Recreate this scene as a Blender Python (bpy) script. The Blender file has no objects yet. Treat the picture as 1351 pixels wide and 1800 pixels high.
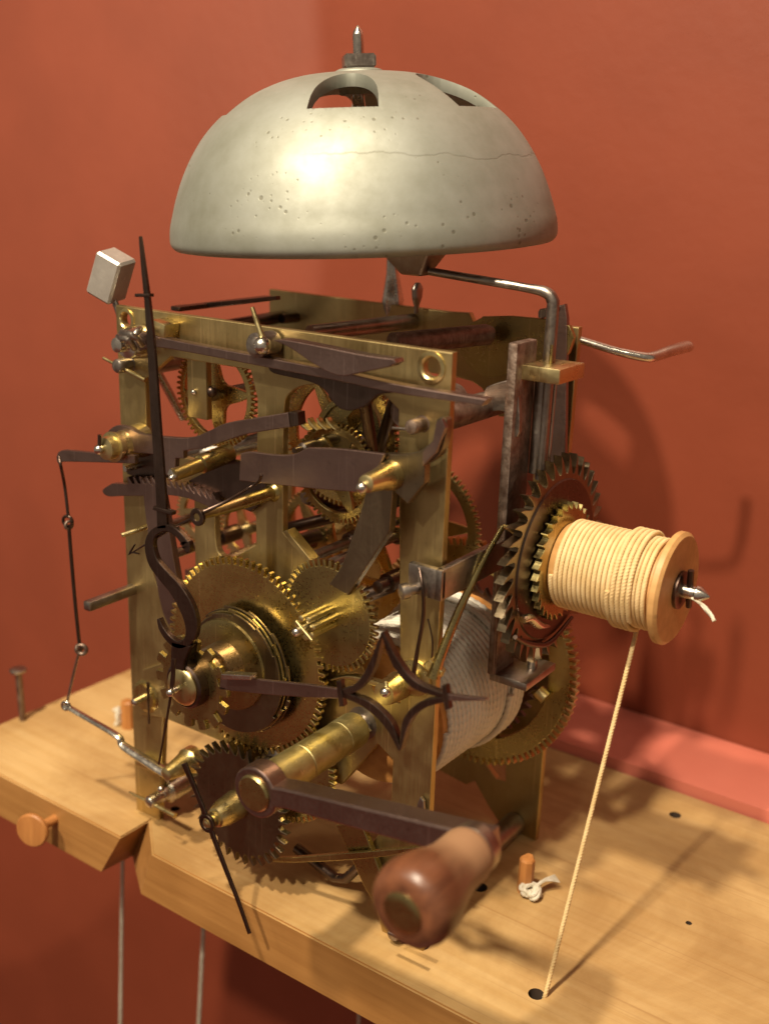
import bpy, bmesh, math, random
from mathutils import Vector, Matrix
from mathutils.geometry import interpolate_bezier
random.seed(7)
PI = math.pi
scene = bpy.context.scene

# ------------------------------------------------------------------ camera
CAM_LOC = Vector((0.32258, -0.28403, 0.27050))
CAM_ROT = (1.26508, -0.03138, 0.61654)
FPX = 1945.12
cam_d = bpy.data.cameras.new("camera"); cam = bpy.data.objects.new("camera", cam_d)
scene.collection.objects.link(cam); scene.camera = cam
cam.location = CAM_LOC; cam.rotation_euler = CAM_ROT
cam_d.sensor_fit = 'HORIZONTAL'; cam_d.sensor_width = 36.0; cam_d.lens = 36.0 * FPX / 1351.0
cam_d.clip_start = 0.01; cam_d.clip_end = 30
cam_d.dof.use_dof = True; cam_d.dof.focus_distance = 0.385; cam_d.dof.aperture_fstop = 11.0
# ------------------------------------------------------------------ world and lights
world = bpy.data.worlds.new("World"); scene.world = world; world.use_nodes = True
wn = world.node_tree.nodes; wl = world.node_tree.links
bg = wn['Background']; bg.inputs[0].default_value = (1.0, 0.80, 0.62, 1); bg.inputs[1].default_value = 0.21
def area(name, loc, target, size, power, col):
    l = bpy.data.lights.new(name, 'AREA'); l.shape = 'DISK'; l.size = size; l.energy = power; l.color = col
    o = bpy.data.objects.new(name, l); scene.collection.objects.link(o); o.location = loc
    o.rotation_euler = (Vector(target) - Vector(loc)).to_track_quat('-Z', 'Y').to_euler(); return o
def spot(name, loc, target, size, power, col, ang, blend):
    l = bpy.data.lights.new(name, 'SPOT'); l.shadow_soft_size = size; l.energy = power; l.color = col
    l.spot_size = math.radians(ang); l.spot_blend = blend
    o = bpy.data.objects.new(name, l); scene.collection.objects.link(o); o.location = loc
    o.rotation_euler = (Vector(target) - Vector(loc)).to_track_quat('-Z', 'Y').to_euler(); return o
WARM = (1.0, 0.85, 0.64)
spot("gallery_spot_key", (0.10, -1.05, 1.32), (0.08, 0.05, 0.12), 0.030, 88, WARM, 60, 0.6)
spot("gallery_spot_top", (0.10, -0.57, 1.36), (0.08, 0.05, 0.12), 0.034, 84, WARM, 60, 0.6)
spot("gallery_spot_side", (-0.45, -1.00, 1.10), (0.08, 0.05, 0.12), 0.060, 8, WARM, 60, 0.6)
spot("gallery_spot_right", (0.75, -0.55, 1.35), (0.10, 0.10, 0.10), 0.05, 7, WARM, 60, 0.6)
spot("added_spot_left_wall", (-0.85, -1.20, 0.60), (-0.87, .214, 0.33), 0.004, 26, WARM, 58.6, 0.03)  # unseen spot, added so its cone edge brightens only the wall's left part
scene.view_settings.view_transform = 'Standard'; scene.view_settings.look = 'None'
scene.view_settings.exposure = 0.0; scene.view_settings.gamma = 1.0
scene.view_settings.use_curve_mapping = False
scene.render.engine = 'CYCLES'

# ------------------------------------------------------------------ measuring: a photograph pixel onto a known plane
RM = cam.rotation_euler.to_matrix()
def A(px, py, ax, c):
    d = RM @ Vector(((px - 675.5) / FPX, (900 - py) / FPX, -1.0)); i = 'xyz'.index(ax)
    return CAM_LOC + d * ((c - CAM_LOC[i]) / d[i])

# ------------------------------------------------------------------ materials
def nt(m): m.use_nodes = True; return m.node_tree.nodes, m.node_tree.links, m.node_tree.nodes['Principled BSDF']
def metal(name, c1, c2, rough=0.35, scale=90, bump=0.08, fine=900, metallic=1.0, rvar=0.14, streak=None):
    m = bpy.data.materials.new(name); n, l, p = nt(m)
    tc = n.new('ShaderNodeTexCoord'); mp = n.new('ShaderNodeMapping'); l.new(tc.outputs['Object'], mp.inputs[0])
    if streak: mp.inputs['Scale'].default_value = streak
    a = n.new('ShaderNodeTexNoise'); a.inputs['Scale'].default_value = scale; a.inputs['Detail'].default_value = 7; a.inputs['Roughness'].default_value = .62
    b = n.new('ShaderNodeTexNoise'); b.inputs['Scale'].default_value = fine; b.inputs['Detail'].default_value = 4
    l.new(tc.outputs['Object'], a.inputs[0]); l.new(mp.outputs[0], b.inputs[0])
    r = n.new('ShaderNodeValToRGB'); r.color_ramp.elements[0].position = .36; r.color_ramp.elements[1].position = .66
    r.color_ramp.elements[0].color = (*c2, 1); r.color_ramp.elements[1].color = (*c1, 1)
    l.new(a.outputs[0], r.inputs[0])
    sc = None
    for ang, sca in ((.5, 900), (-.9, 1300)):
        sm = n.new('ShaderNodeMapping'); sm.inputs['Rotation'].default_value = (.1, ang, .2); sm.inputs['Scale'].default_value = (1, 1, .02); l.new(tc.outputs['Object'], sm.inputs[0])
        sn = n.new('ShaderNodeTexNoise'); sn.inputs['Scale'].default_value = sca; sn.inputs['Detail'].default_value = 1; l.new(sm.outputs[0], sn.inputs[0])
        sg = n.new('ShaderNodeMapRange'); sg.inputs[1].default_value = .70; sg.inputs[2].default_value = .78; sg.inputs[3].default_value = 0; sg.inputs[4].default_value = .5; l.new(sn.outputs[0], sg.inputs[0])
        if sc is None: sc = sg.outputs[0]
        else:
            mm = n.new('ShaderNodeMath'); mm.operation = 'MAXIMUM'; l.new(sc, mm.inputs[0]); l.new(sg.outputs[0], mm.inputs[1]); sc = mm.outputs[0]
    cm = n.new('ShaderNodeMix'); cm.data_type = 'RGBA'; l.new(sc, cm.inputs[0]); l.new(r.outputs[0], cm.inputs[6]); cm.inputs[7].default_value = (*[min(1, v * 1.5 + .06) for v in c1], 1)
    # oil and tarnish patches
    ol = n.new('ShaderNodeTexNoise'); ol.inputs['Scale'].default_value = 160; ol.inputs['Detail'].default_value = 6; ol.inputs['Roughness'].default_value = .7; l.new(tc.outputs['Object'], ol.inputs[0])
    og = n.new('ShaderNodeMapRange'); og.inputs[1].default_value = .60; og.inputs[2].default_value = .74; og.inputs[3].default_value = 0; og.inputs[4].default_value = .35; l.new(ol.outputs[0], og.inputs[0])
    om = n.new('ShaderNodeMix'); om.data_type = 'RGBA'; l.new(og.outputs[0], om.inputs[0]); l.new(cm.outputs[2], om.inputs[6]); om.inputs[7].default_value = (*[v * .45 for v in c2], 1)
    l.new(om.outputs[2], p.inputs['Base Color'])
    mr = n.new('ShaderNodeMapRange'); mr.inputs[1].default_value = .3; mr.inputs[2].default_value = .7
    mr.inputs[3].default_value = max(.05, rough - rvar * .5); mr.inputs[4].default_value = rough + rvar
    mx = n.new('ShaderNodeMath'); mx.operation = 'ADD'; l.new(a.outputs[0], mx.inputs[0]); l.new(b.outputs[0], mx.inputs[1])
    hf = n.new('ShaderNodeMath'); hf.operation = 'MULTIPLY'; hf.inputs[1].default_value = .5; l.new(mx.outputs[0], hf.inputs[0])
    l.new(hf.outputs[0], mr.inputs[0]); l.new(mr.outputs[0], p.inputs['Roughness'])
    bp = n.new('ShaderNodeBump'); bp.inputs['Strength'].default_value = bump; bp.inputs['Distance'].default_value = .0004
    l.new(b.outputs[0], bp.inputs['Height']); l.new(bp.outputs[0], p.inputs['Normal'])
    p.inputs['Metallic'].default_value = metallic
    return m
M = {}
M['brass'] = metal('brushed_brass', (.56, .44, .21), (.46, .35, .155), .40, 55, .12, 2200, streak=(1, 1, .03))
M['brass_wheel'] = metal('turned_brass', (.66, .52, .215), (.54, .41, .15), .25, 45, .012, 900)
M['brass_old'] = metal('tarnished_brass', (.50, .41, .18), (.40, .325, .135), .27, 45, .012, 900)
M['brass_sleeve'] = metal('worn_sleeve_brass', (.50, .43, .21), (.36, .30, .12), .46, 160, .2, 900)
M['brass_pale'] = metal('pale_brass', (.76, .64, .33), (.64, .52, .23), .28, 60, .015, 600)
M['steel'] = metal('grey_steel', (.42, .38, .33), (.27, .22, .19), .34, 110, .10, 900)
M['steel_purple'] = metal('browned_steel', (.33, .235, .205), (.25, .165, .14), .34, 22, .04, 1200)
M['steel_tan'] = metal('tan_steel', (.27, .215, .14), (.21, .165, .105), .30, 30, .05, 1000)
M['steel_filed'] = metal('filed_pale_steel', (.52, .49, .44), (.42, .39, .35), .42, 90, .10, 900, metallic=.55)
M['steel_bright'] = metal('polished_steel', (.74, .70, .62), (.50, .46, .40), .20, 120, .06, 700)
M['steel_dark'] = metal('dark_steel', (.15, .105, .085), (.11, .077, .06), .30, 60, .02, 900)
M['steel_rust'] = metal('pitted_steel', (.34, .26, .21), (.17, .11, .08), .46, 260, .35, 900, metallic=.9)
M['copper'] = metal('copper_collar', (.50, .37, .28), (.42, .30, .21), .28, 60, .05, 900)
M['enamel'] = None

def bell_mat():
    m = bpy.data.materials.new('cast_bell_metal'); n, l, p = nt(m)
    tc = n.new('ShaderNodeTexCoord')
    a = n.new('ShaderNodeTexNoise'); a.inputs['Scale'].default_value = 34; a.inputs['Detail'].default_value = 9; a.inputs['Roughness'].default_value = .65
    l.new(tc.outputs['Object'], a.inputs[0])
    r = n.new('ShaderNodeValToRGB'); e = r.color_ramp.elements; e[0].position = .33; e[1].position = .68
    e[0].color = (.25, .255, .205, 1); e[1].color = (.38, .395, .35, 1)
    l.new(a.outputs[0], r.inputs[0])
    # casting pits
    v = n.new('ShaderNodeTexVoronoi'); v.inputs['Scale'].default_value = 420; l.new(tc.outputs['Object'], v.inputs[0])
    k = n.new('ShaderNodeTexNoise'); k.inputs['Scale'].default_value = 45; k.inputs['Detail'].default_value = 3; l.new(tc.outputs['Object'], k.inputs[0])
    sep = n.new('ShaderNodeSeparateColor'); l.new(v.outputs['Color'], sep.inputs[0])
    rad = n.new('ShaderNodeMapRange'); rad.inputs[1].default_value = .42; rad.inputs[2].default_value = .70; rad.inputs[3].default_value = 0; rad.inputs[4].default_value = .46
    l.new(k.outputs[0], rad.inputs[0])
    rr = n.new('ShaderNodeMath'); rr.operation = 'MULTIPLY'; l.new(rad.outputs[0], rr.inputs[0]); l.new(sep.outputs[0], rr.inputs[1])
    lt = n.new('ShaderNodeMath'); lt.operation = 'SUBTRACT'; l.new(rr.outputs[0], lt.inputs[0]); l.new(v.outputs['Distance'], lt.inputs[1])
    pit = n.new('ShaderNodeMapRange'); pit.inputs[1].default_value = 0; pit.inputs[2].default_value = .12; l.new(lt.outputs[0], pit.inputs[0])
    # wandering casting crack round the right-hand side
    sx = n.new('ShaderNodeSeparateXYZ'); l.new(tc.outputs['Object'], sx.inputs[0])
    ck = n.new('ShaderNodeTexNoise'); ck.inputs['Scale'].default_value = 60; ck.inputs['Detail'].default_value = 6
    cm = n.new('ShaderNodeMapping'); cm.inputs['Scale'].default_value = (1, 1, .05); l.new(tc.outputs['Object'], cm.inputs[0]); l.new(cm.outputs[0], ck.inputs[0])
    m1 = n.new('ShaderNodeMath'); m1.operation = 'MULTIPLY_ADD'; l.new(ck.outputs[0], m1.inputs[0]); m1.inputs[1].default_value = .008; m1.inputs[2].default_value = .0280
    m1b = n.new('ShaderNodeMath'); m1b.operation = 'SUBTRACT'; l.new(m1.outputs[0], m1b.inputs[1]); sl = n.new('ShaderNodeMath'); sl.operation = 'MULTIPLY_ADD'; l.new(sx.outputs[0], sl.inputs[0]); sl.inputs[1].default_value = .07; l.new(sx.outputs[2], sl.inputs[2]); l.new(sl.outputs[0], m1b.inputs[0])
    m2 = n.new('ShaderNodeMath'); m2.operation = 'ABSOLUTE'; l.new(m1b.outputs[0], m2.inputs[0])
    m3 = n.new('ShaderNodeMapRange'); m3.inputs[1].default_value = .0003; m3.inputs[2].default_value = .00005; l.new(m2.outputs[0], m3.inputs[0])
    xm = n.new('ShaderNodeMapRange'); xm.inputs[1].default_value = .018; xm.inputs[2].default_value = .032; l.new(sx.outputs[0], xm.inputs[0])
    cr0 = n.new('ShaderNodeMath'); cr0.operation = 'MULTIPLY'; l.new(m3.outputs[0], cr0.inputs[0]); l.new(xm.outputs[0], cr0.inputs[1]); cr = n.new('ShaderNodeMath'); cr.operation = 'MULTIPLY'; l.new(cr0.outputs[0], cr.inputs[0]); cr.inputs[1].default_value = .65
    dk = n.new('ShaderNodeMath'); dk.operation = 'MAXIMUM'; l.new(pit.outputs[0], dk.inputs[0]); l.new(cr.outputs[0], dk.inputs[1])
    dk2 = n.new('ShaderNodeMath'); dk2.operation = 'MULTIPLY'; dk2.inputs[1].default_value = .6; l.new(dk.outputs[0], dk2.inputs[0])
    mix = n.new('ShaderNodeMix'); mix.data_type = 'RGBA'; l.new(dk2.outputs[0], mix.inputs[0]); l.new(r.outputs[0], mix.inputs[6]); mix.inputs[7].default_value = (.13, .12, .08, 1)
    l.new(mix.outputs[2], p.inputs['Base Color'])
    p.inputs['Metallic'].default_value = .62
    rg = n.new('ShaderNodeMapRange'); rg.inputs[1].default_value = .3; rg.inputs[2].default_value = .7; rg.inputs[3].default_value = .64; rg.inputs[4].default_value = .54
    l.new(a.outputs[0], rg.inputs[0]); l.new(rg.outputs[0], p.inputs['Roughness'])
    f = n.new('ShaderNodeTexNoise'); f.inputs['Scale'].default_value = 500; f.inputs['Detail'].default_value = 5; l.new(tc.outputs['Object'], f.inputs[0])
    hs = n.new('ShaderNodeMath'); hs.operation = 'MULTIPLY_ADD'; l.new(dk.outputs[0], hs.inputs[0]); hs.inputs[1].default_value = -1.6; fs = n.new('ShaderNodeMath'); fs.operation = 'MULTIPLY'; fs.inputs[1].default_value = .35; l.new(f.outputs[0], fs.inputs[0]); l.new(fs.outputs[0], hs.inputs[2])
    bp = n.new('ShaderNodeBump'); bp.inputs['Strength'].default_value = .22; bp.inputs['Distance'].default_value = .00025
    l.new(hs.outputs[0], bp.inputs['Height']); l.new(bp.outputs[0], p.inputs['Normal'])
    return m
M['bell'] = bell_mat()

def wood(name, c1, c2, rough=.42, axis=0, scale=1.0, dirt=.5, stains=False):
    m = bpy.data.materials.new(name); n, l, p = nt(m)
    tc = n.new('ShaderNodeTexCoord'); mp = n.new('ShaderNodeMapping'); l.new(tc.outputs['Object'], mp.inputs[0])
    s = [1, 1, 1]; s[axis] = .05; mp.inputs['Scale'].default_value = s
    a = n.new('ShaderNodeTexNoise'); a.inputs['Scale'].default_value = 260 * scale; a.inputs['Detail'].default_value = 8; a.inputs['Roughness'].default_value = .6; a.inputs['Distortion'].default_value = .4
    l.new(mp.outputs[0], a.inputs[0])
    b = n.new('ShaderNodeTexNoise'); b.inputs['Scale'].default_value = 22; b.inputs['Detail'].default_value = 6; l.new(tc.outputs['Object'], b.inputs[0])
    r = n.new('ShaderNodeValToRGB'); e = r.color_ramp.elements; e[0].position = .30; e[1].position = .68; e[0].color = (*c2, 1); e[1].color = (*c1, 1); l.new(a.outputs[0], r.inputs[0])
    r2 = n.new('ShaderNodeValToRGB'); e = r2.color_ramp.elements; e[0].position = .32; e[1].position = .62; e[0].color = (.62, .55, .45, 1); e[1].color = (1, 1, 1, 1); l.new(b.outputs[0], r2.inputs[0])
    mx = n.new('ShaderNodeMix'); mx.data_type = 'RGBA'; mx.blend_type = 'MULTIPLY'; mx.inputs[0].default_value = dirt; l.new(r.outputs[0], mx.inputs[6]); l.new(r2.outputs[0], mx.inputs[7])
    # short dark scratches and dents
    v = n.new('ShaderNodeTexVoronoi'); v.inputs['Scale'].default_value = 75; mv = n.new('ShaderNodeMapping'); sv = [1, 1, 1]; sv[axis] = .28; mv.inputs['Scale'].default_value = sv
    mv.inputs['Rotation'].default_value = (0, 0, .5)
    l.new(tc.outputs['Object'], mv.inputs[0]); l.new(mv.outputs[0], v.inputs[0])
    sp = n.new('ShaderNodeSeparateColor'); l.new(v.outputs['Color'], sp.inputs[0])
    g = n.new('ShaderNodeMapRange'); g.inputs[1].default_value = .82; g.inputs[2].default_value = 1.0; g.inputs[3].default_value = 0; g.inputs[4].default_value = .11; l.new(sp.outputs[1], g.inputs[0])
    sb = n.new('ShaderNodeMath'); sb.operation = 'SUBTRACT'; l.new(g.outputs[0], sb.inputs[0]); l.new(v.outputs['Distance'], sb.inputs[1])
    sm = n.new('ShaderNodeMapRange'); sm.inputs[1].default_value = 0; sm.inputs[2].default_value = .04; sm.inputs[3].default_value = 0; sm.inputs[4].default_value = .7 * dirt; l.new(sb.outputs[0], sm.inputs[0])
    m3 = n.new('ShaderNodeMix'); m3.data_type = 'RGBA'; l.new(sm.outputs[0], m3.inputs[0]); l.new(mx.outputs[2], m3.inputs[6]); m3.inputs[7].default_value = (.10, .05, .02, 1)
    col = m3.outputs[2]
    if stains:
        st = n.new('ShaderNodeTexNoise'); st.inputs['Scale'].default_value = 11; st.inputs['Detail'].default_value = 9; st.inputs['Roughness'].default_value = .68; st.inputs['Distortion'].default_value = .6; l.new(tc.outputs['Object'], st.inputs[0])
        sr = n.new('ShaderNodeValToRGB'); e = sr.color_ramp.elements; e[0].position = .36; e[1].position = .60; e[0].color = (.60, .50, .40, 1); e[1].color = (1, 1, 1, 1); l.new(st.outputs[0], sr.inputs[0])
        ms = n.new('ShaderNodeMix'); ms.data_type = 'RGBA'; ms.blend_type = 'MULTIPLY'; ms.inputs[0].default_value = .75; l.new(col, ms.inputs[6]); l.new(sr.outputs[0], ms.inputs[7])
        # dark long grain lines
        gm = n.new('ShaderNodeMapping'); gm.inputs['Scale'].default_value = (.012, 1, 1); l.new(tc.outputs['Object'], gm.inputs[0])
        gn = n.new('ShaderNodeTexNoise'); gn.inputs['Scale'].default_value = 620; gn.inputs['Detail'].default_value = 2; gn.inputs['Distortion'].default_value = .8; l.new(gm.outputs[0], gn.inputs[0])
        gr = n.new('ShaderNodeMapRange'); gr.inputs[1].default_value = .62; gr.inputs[2].default_value = .74; gr.inputs[3].default_value = 0; gr.inputs[4].default_value = .38; l.new(gn.outputs[0], gr.inputs[0])
        mg = n.new('ShaderNodeMix'); mg.data_type = 'RGBA'; l.new(gr.outputs[0], mg.inputs[0]); l.new(ms.outputs[2], mg.inputs[6]); mg.inputs[7].default_value = (.26, .13, .045, 1)
        # small dark specks of dirt
        dv = n.new('ShaderNodeTexVoronoi'); dv.inputs['Scale'].default_value = 190; l.new(tc.outputs['Object'], dv.inputs[0])
        ds = n.new('ShaderNodeSeparateColor'); l.new(dv.outputs['Color'], ds.inputs[0])
        d1 = n.new('ShaderNodeMapRange'); d1.inputs[1].default_value = .90; d1.inputs[2].default_value = 1; d1.inputs[3].default_value = 0; d1.inputs[4].default_value = .20; l.new(ds.outputs[2], d1.inputs[0])
        d2 = n.new('ShaderNodeMath'); d2.operation = 'SUBTRACT'; l.new(d1.outputs[0], d2.inputs[0]); l.new(dv.outputs['Distance'], d2.inputs[1])
        d3 = n.new('ShaderNodeMapRange'); d3.inputs[1].default_value = 0; d3.inputs[2].default_value = .1; d3.inputs[3].default_value = 0; d3.inputs[4].default_value = .7; l.new(d2.outputs[0], d3.inputs[0])
        md = n.new('ShaderNodeMix'); md.data_type = 'RGBA'; l.new(d3.outputs[0], md.inputs[0]); l.new(mg.outputs[2], md.inputs[6]); md.inputs[7].default_value = (.12, .07, .03, 1)
        col = md.outputs[2]
    l.new(col, p.inputs['Base Color']); p.inputs['Roughness'].default_value = rough
    bp = n.new('ShaderNodeBump'); bp.inputs['Strength'].default_value = .25; bp.inputs['Distance'].default_value = .0004; l.new(a.outputs[0], bp.inputs['Height']); l.new(bp.outputs[0], p.inputs['Normal'])
    return m
M['board'] = wood('honey_pine_board', (.59, .405, .185), (.52, .335, .135), .38, stains=True)
board_edge = wood('shaded_varnished_board_edge', (.45, .225, .070), (.35, .165, .048), .34)  # edge varnish, colour darkened to stand in for weaker light on upright faces
M['handle'] = wood('turned_reddish_wood', (.20, .075, .034), (.075, .027, .014), .24, axis=1, scale=.8, dirt=.8)
def worn_handle(m):
    n, l = m.node_tree.nodes, m.node_tree.links; p = n['Principled BSDF']; src = p.inputs['Base Color'].links[0].from_socket
    tc = n.new('ShaderNodeTexCoord'); sx = n.new('ShaderNodeSeparateXYZ'); l.new(tc.outputs['Object'], sx.inputs[0])
    k = n.new('ShaderNodeTexNoise'); k.inputs['Scale'].default_value = 60; l.new(tc.outputs['Object'], k.inputs[0])
    ad = n.new('ShaderNodeMath'); ad.operation = 'MULTIPLY_ADD'; l.new(k.outputs[0], ad.inputs[0]); ad.inputs[1].default_value = .018; l.new(sx.outputs[1], ad.inputs[2])
    mr = n.new('ShaderNodeMapRange'); mr.inputs[1].default_value = .004; mr.inputs[2].default_value = .017; l.new(ad.outputs[0], mr.inputs[0])
    mx = n.new('ShaderNodeMix'); mx.data_type = 'RGBA'; l.new(mr.outputs[0], mx.inputs[0]); l.new(src, mx.inputs[6]); mx.inputs[7].default_value = (.30, .165, .085, 1); l.new(mx.outputs[2], p.inputs['Base Color'])
    r2 = n.new('ShaderNodeMapRange'); r2.inputs[3].default_value = .34; r2.inputs[4].default_value = .55; l.new(mr.outputs[0], r2.inputs[0]); l.new(r2.outputs[0], p.inputs['Roughness'])
worn_handle(M['handle'])
M['peg'] = wood('orange_peg_wood', (.55, .24, .07), (.38, .15, .04), .5, axis=2)
M['drumwood'] = wood('orange_drum_wood', (.62, .30, .085), (.50, .22, .06), .4, axis=1)
M['spoolwood'] = wood('pale_spool_wood', (.66, .38, .15), (.52, .28, .10), .4, axis=0)
def plain(name, c, rough=.6, c2=None, scale=60, bump=.2, dist=.0005, detail=5):
    m = bpy.data.materials.new(name); n, l, p = nt(m)
    tc = n.new('ShaderNodeTexCoord'); a = n.new('ShaderNodeTexNoise'); a.inputs['Scale'].default_value = scale; a.inputs['Detail'].default_value = detail; l.new(tc.outputs['Object'], a.inputs[0])
    r = n.new('ShaderNodeValToRGB'); e = r.color_ramp.elements; e[0].position = .35; e[1].position = .65
    c2 = c2 or tuple(x * .85 for x in c); e[0].color = (*c2, 1); e[1].color = (*c, 1); l.new(a.outputs[0], r.inputs[0]); l.new(r.outputs[0], p.inputs['Base Color'])
    p.inputs['Roughness'].default_value = rough
    f = n.new('ShaderNodeTexNoise'); f.inputs['Scale'].default_value = scale * 9; f.inputs['Detail'].default_value = 3; l.new(tc.outputs['Object'], f.inputs[0])
    bp = n.new('ShaderNodeBump'); bp.inputs['Strength'].default_value = bump; bp.inputs['Distance'].default_value = dist; l.new(f.outputs[0], bp.inputs['Height']); l.new(bp.outputs[0], p.inputs['Normal'])
    return m
M['wall'] = plain('terracotta_wall_paint', (.235, .049, .021), .50, (.21, .043, .018), 14, .20, .0008)
M['ledge'] = plain('lit_satin_terracotta_paint', (.70, .21, .145), .34, (.66, .19, .13), 30, .1)  # same paint as the wall; grazing-light sheen put into the paler colour
M['cord_cream'] = plain('cream_twisted_cord', (.76, .56, .29), .75, (.66, .46, .21), 160, .6, .00025)
M['cord_white'] = plain('white_braided_rope', (.74, .69, .59), .5, (.66, .61, .50), 90, .5, .00025)
M['string'] = plain('white_frayed_string', (.75, .70, .58), .7, (.6, .55, .42), 500, .6)
M['hole'] = plain('dark_hole_wood', (.05, .03, .018), .8)

# ------------------------------------------------------------------ mesh helpers
BASE = Vector((0.075, 0.043, 0.0))
cur = {'root': None, 'base': Vector((0, 0, 0))}
def put(name, me, m, parent=None, smooth=35):
    o = bpy.data.objects.new(name, me); scene.collection.objects.link(o)
    if m is not None:
        me.materials.clear(); me.materials.append(M[m])
    if me.get('prism'): smooth = 22
    if smooth is not None:
        me.shade_smooth(); me.set_sharp_from_angle(angle=math.radians(smooth))
    # origin on the piece itself
    if len(me.vertices):
        c = sum((v.co for v in me.vertices), Vector()) / len(me.vertices)
        me.transform(Matrix.Translation(-c)); w = c
    else: w = Vector()
    off = Vector((0, 0, 0)); q = parent
    while q is not None: off += q.location; q = q.parent
    o.location = w - off
    if parent is not None: o.parent = parent
    return o
def thing(name, label, cat, loc, group=None):
    o = bpy.data.objects.new(name, None); scene.collection.objects.link(o); o.location = loc; o.empty_display_size = .01
    o['label'] = label; o['category'] = cat
    if group: o['group'] = group
    return o
def tag(o, label, cat, group=None):
    o['label'] = label; o['category'] = cat
    if group: o['group'] = group
    return o
def mesh_from(bm, name):
    me = bpy.data.meshes.new(name); bm.normal_update(); bm.to_mesh(me); bm.free(); return me
def curve_smooth(pts, closed=True, k=6):
    """Catmull-Rom through points; a third value 1 marks a sharp corner."""
    P = [Vector((p[0], p[1])) for p in pts]; S = [len(p) > 2 and p[2] == 1 for p in pts]; n = len(P); out = []
    for i in range(n if closed else n - 1):
        j = (i + 1) % n; p1, p2 = P[i], P[j]
        p0 = p1 if (S[i] or (not closed and i == 0)) else P[(i - 1) % n]
        p3 = p2 if (S[j] or (not closed and j == n - 1)) else P[(j + 1) % n]
        for s in range(k):
            t = s / k; out.append(.5 * ((2 * p1) + (p2 - p0) * t + (2 * p0 - 5 * p1 + 4 * p2 - p3) * t * t + (3 * p1 - p0 - 3 * p2 + p3) * t ** 3))
    if not closed: out.append(P[-1])
    return [tuple(v) for v in out]
def prism(loops, t, bev=.0003):
    """2-D loops (first outer, others holes) as a thin plate, thickness t centred on 0."""
    c = bpy.data.curves.new('flat', 'CURVE'); c.dimensions = '2D'; c.fill_mode = 'BOTH'
    bev = min(bev, t * .35)
    for lp in loops:
        s = c.splines.new('POLY'); s.points.add(len(lp) - 1)
        for i, p in enumerate(lp): s.points[i].co = (p[0], p[1], 0, 1)
        s.use_cyclic_u = True
    c.extrude = t / 2 - bev; c.bevel_depth = bev; c.bevel_resolution = 1; c.offset = -bev
    o = bpy.data.objects.new('flat', c); me = bpy.data.meshes.new_from_object(o)
    bpy.data.objects.remove(o); bpy.data.curves.remove(c)
    bm = bmesh.new(); bm.from_mesh(me); bmesh.ops.remove_doubles(bm, verts=bm.verts, dist=1e-6); bmesh.ops.recalc_face_normals(bm, faces=bm.faces); bm.to_mesh(me); bm.free(); me['prism'] = 1
    return me
def face_y(me, x, y, z):   # plate lies in the x-z plane, front (camera side) face at y
    me.transform(Matrix.Translation((x, y, z)) @ Matrix(((1, 0, 0, 0), (0, 0, -1, 0), (0, 1, 0, 0), (0, 0, 0, 1)))); return me
def face_x(me, x, y, z):   # plate lies in the y-z plane
    me.transform(Matrix.Translation((x, y, z)) @ Matrix(((0, 0, 1, 0), (1, 0, 0, 0), (0, 1, 0, 0), (0, 0, 0, 1)))); return me
def plate(name, pts, y, t, m, parent=None, holes=(), smooth=False, bev=.0003, k=6, world=False):
    def cv(pp):
        q = [(p[0], p[1]) + tuple(p[2:]) for p in pp]
        if smooth: q = curve_smooth(q, True, k)
        if world: return [(p[0], p[1]) for p in q]
        return [(lambda v: (v.x, v.z))(A(p[0], p[1], 'y', y)) for p in q]
    loops = [cv(pts)] + [cv(h) for h in holes]
    me = face_y(prism(loops, t, bev), 0, y + t / 2, 0); me.name = name
    return put(name, me, m, parent)
def stroke(name, path, y, t, m, parent=None, k=6, bev=.0003, smooth=True):
    """A flat strip following (px, py, width px) at depth y."""
    pts = [(p[0], p[1]) for p in path]; w = [p[2] for p in path]
    C = curve_smooth(pts, False, k) if smooth else pts
    if not smooth: k = 1
    W = []
    for i in range(len(w) - 1):
        for s in range(k): W.append(w[i] + (w[i + 1] - w[i]) * s / k)
    W.append(w[-1]); L, R = [], []
    for i, p in enumerate(C):
        a = Vector(C[max(0, i - 1)]); b = Vector(C[min(len(C) - 1, i + 1)]); d = (b - a).normalized(); nrm = Vector((-d.y, d.x)) * W[i] / 2
        L.append((p[0] + nrm.x, p[1] + nrm.y)); R.append((p[0] - nrm.x, p[1] - nrm.y))
    return plate(name, L + R[::-1], y, t, m, parent, bev=bev)
def frame_of(d):
    d = d.normalized(); a = Vector((0, 0, 1)) if abs(d.z) < .9 else Vector((1, 0, 0)); u = d.cross(a).normalized(); return u, d.cross(u)
def lathe(name, p0, d, prof, m, parent=None, n=32, smooth=35, sx=1.0):
    p0 = Vector(p0); d = Vector(d).normalized(); u, v = frame_of(d); bm = bmesh.new(); rings = []
    for s, r in prof:
        rings.append([bm.verts.new(p0 + d * s + (u * math.cos(2 * PI * i / n) * sx + v * math.sin(2 * PI * i / n)) * max(r, 1e-5)) for i in range(n)])
    for a, b in zip(rings, rings[1:]):
        for i in range(n): bm.faces.new((a[i], a[(i + 1) % n], b[(i + 1) % n], b[i]))
    bm.faces.new(rings[0][::-1]); bm.faces.new(rings[-1])
    bmesh.ops.recalc_face_normals(bm, faces=bm.faces)
    return put(name, mesh_from(bm, name), m, parent, smooth)
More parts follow.
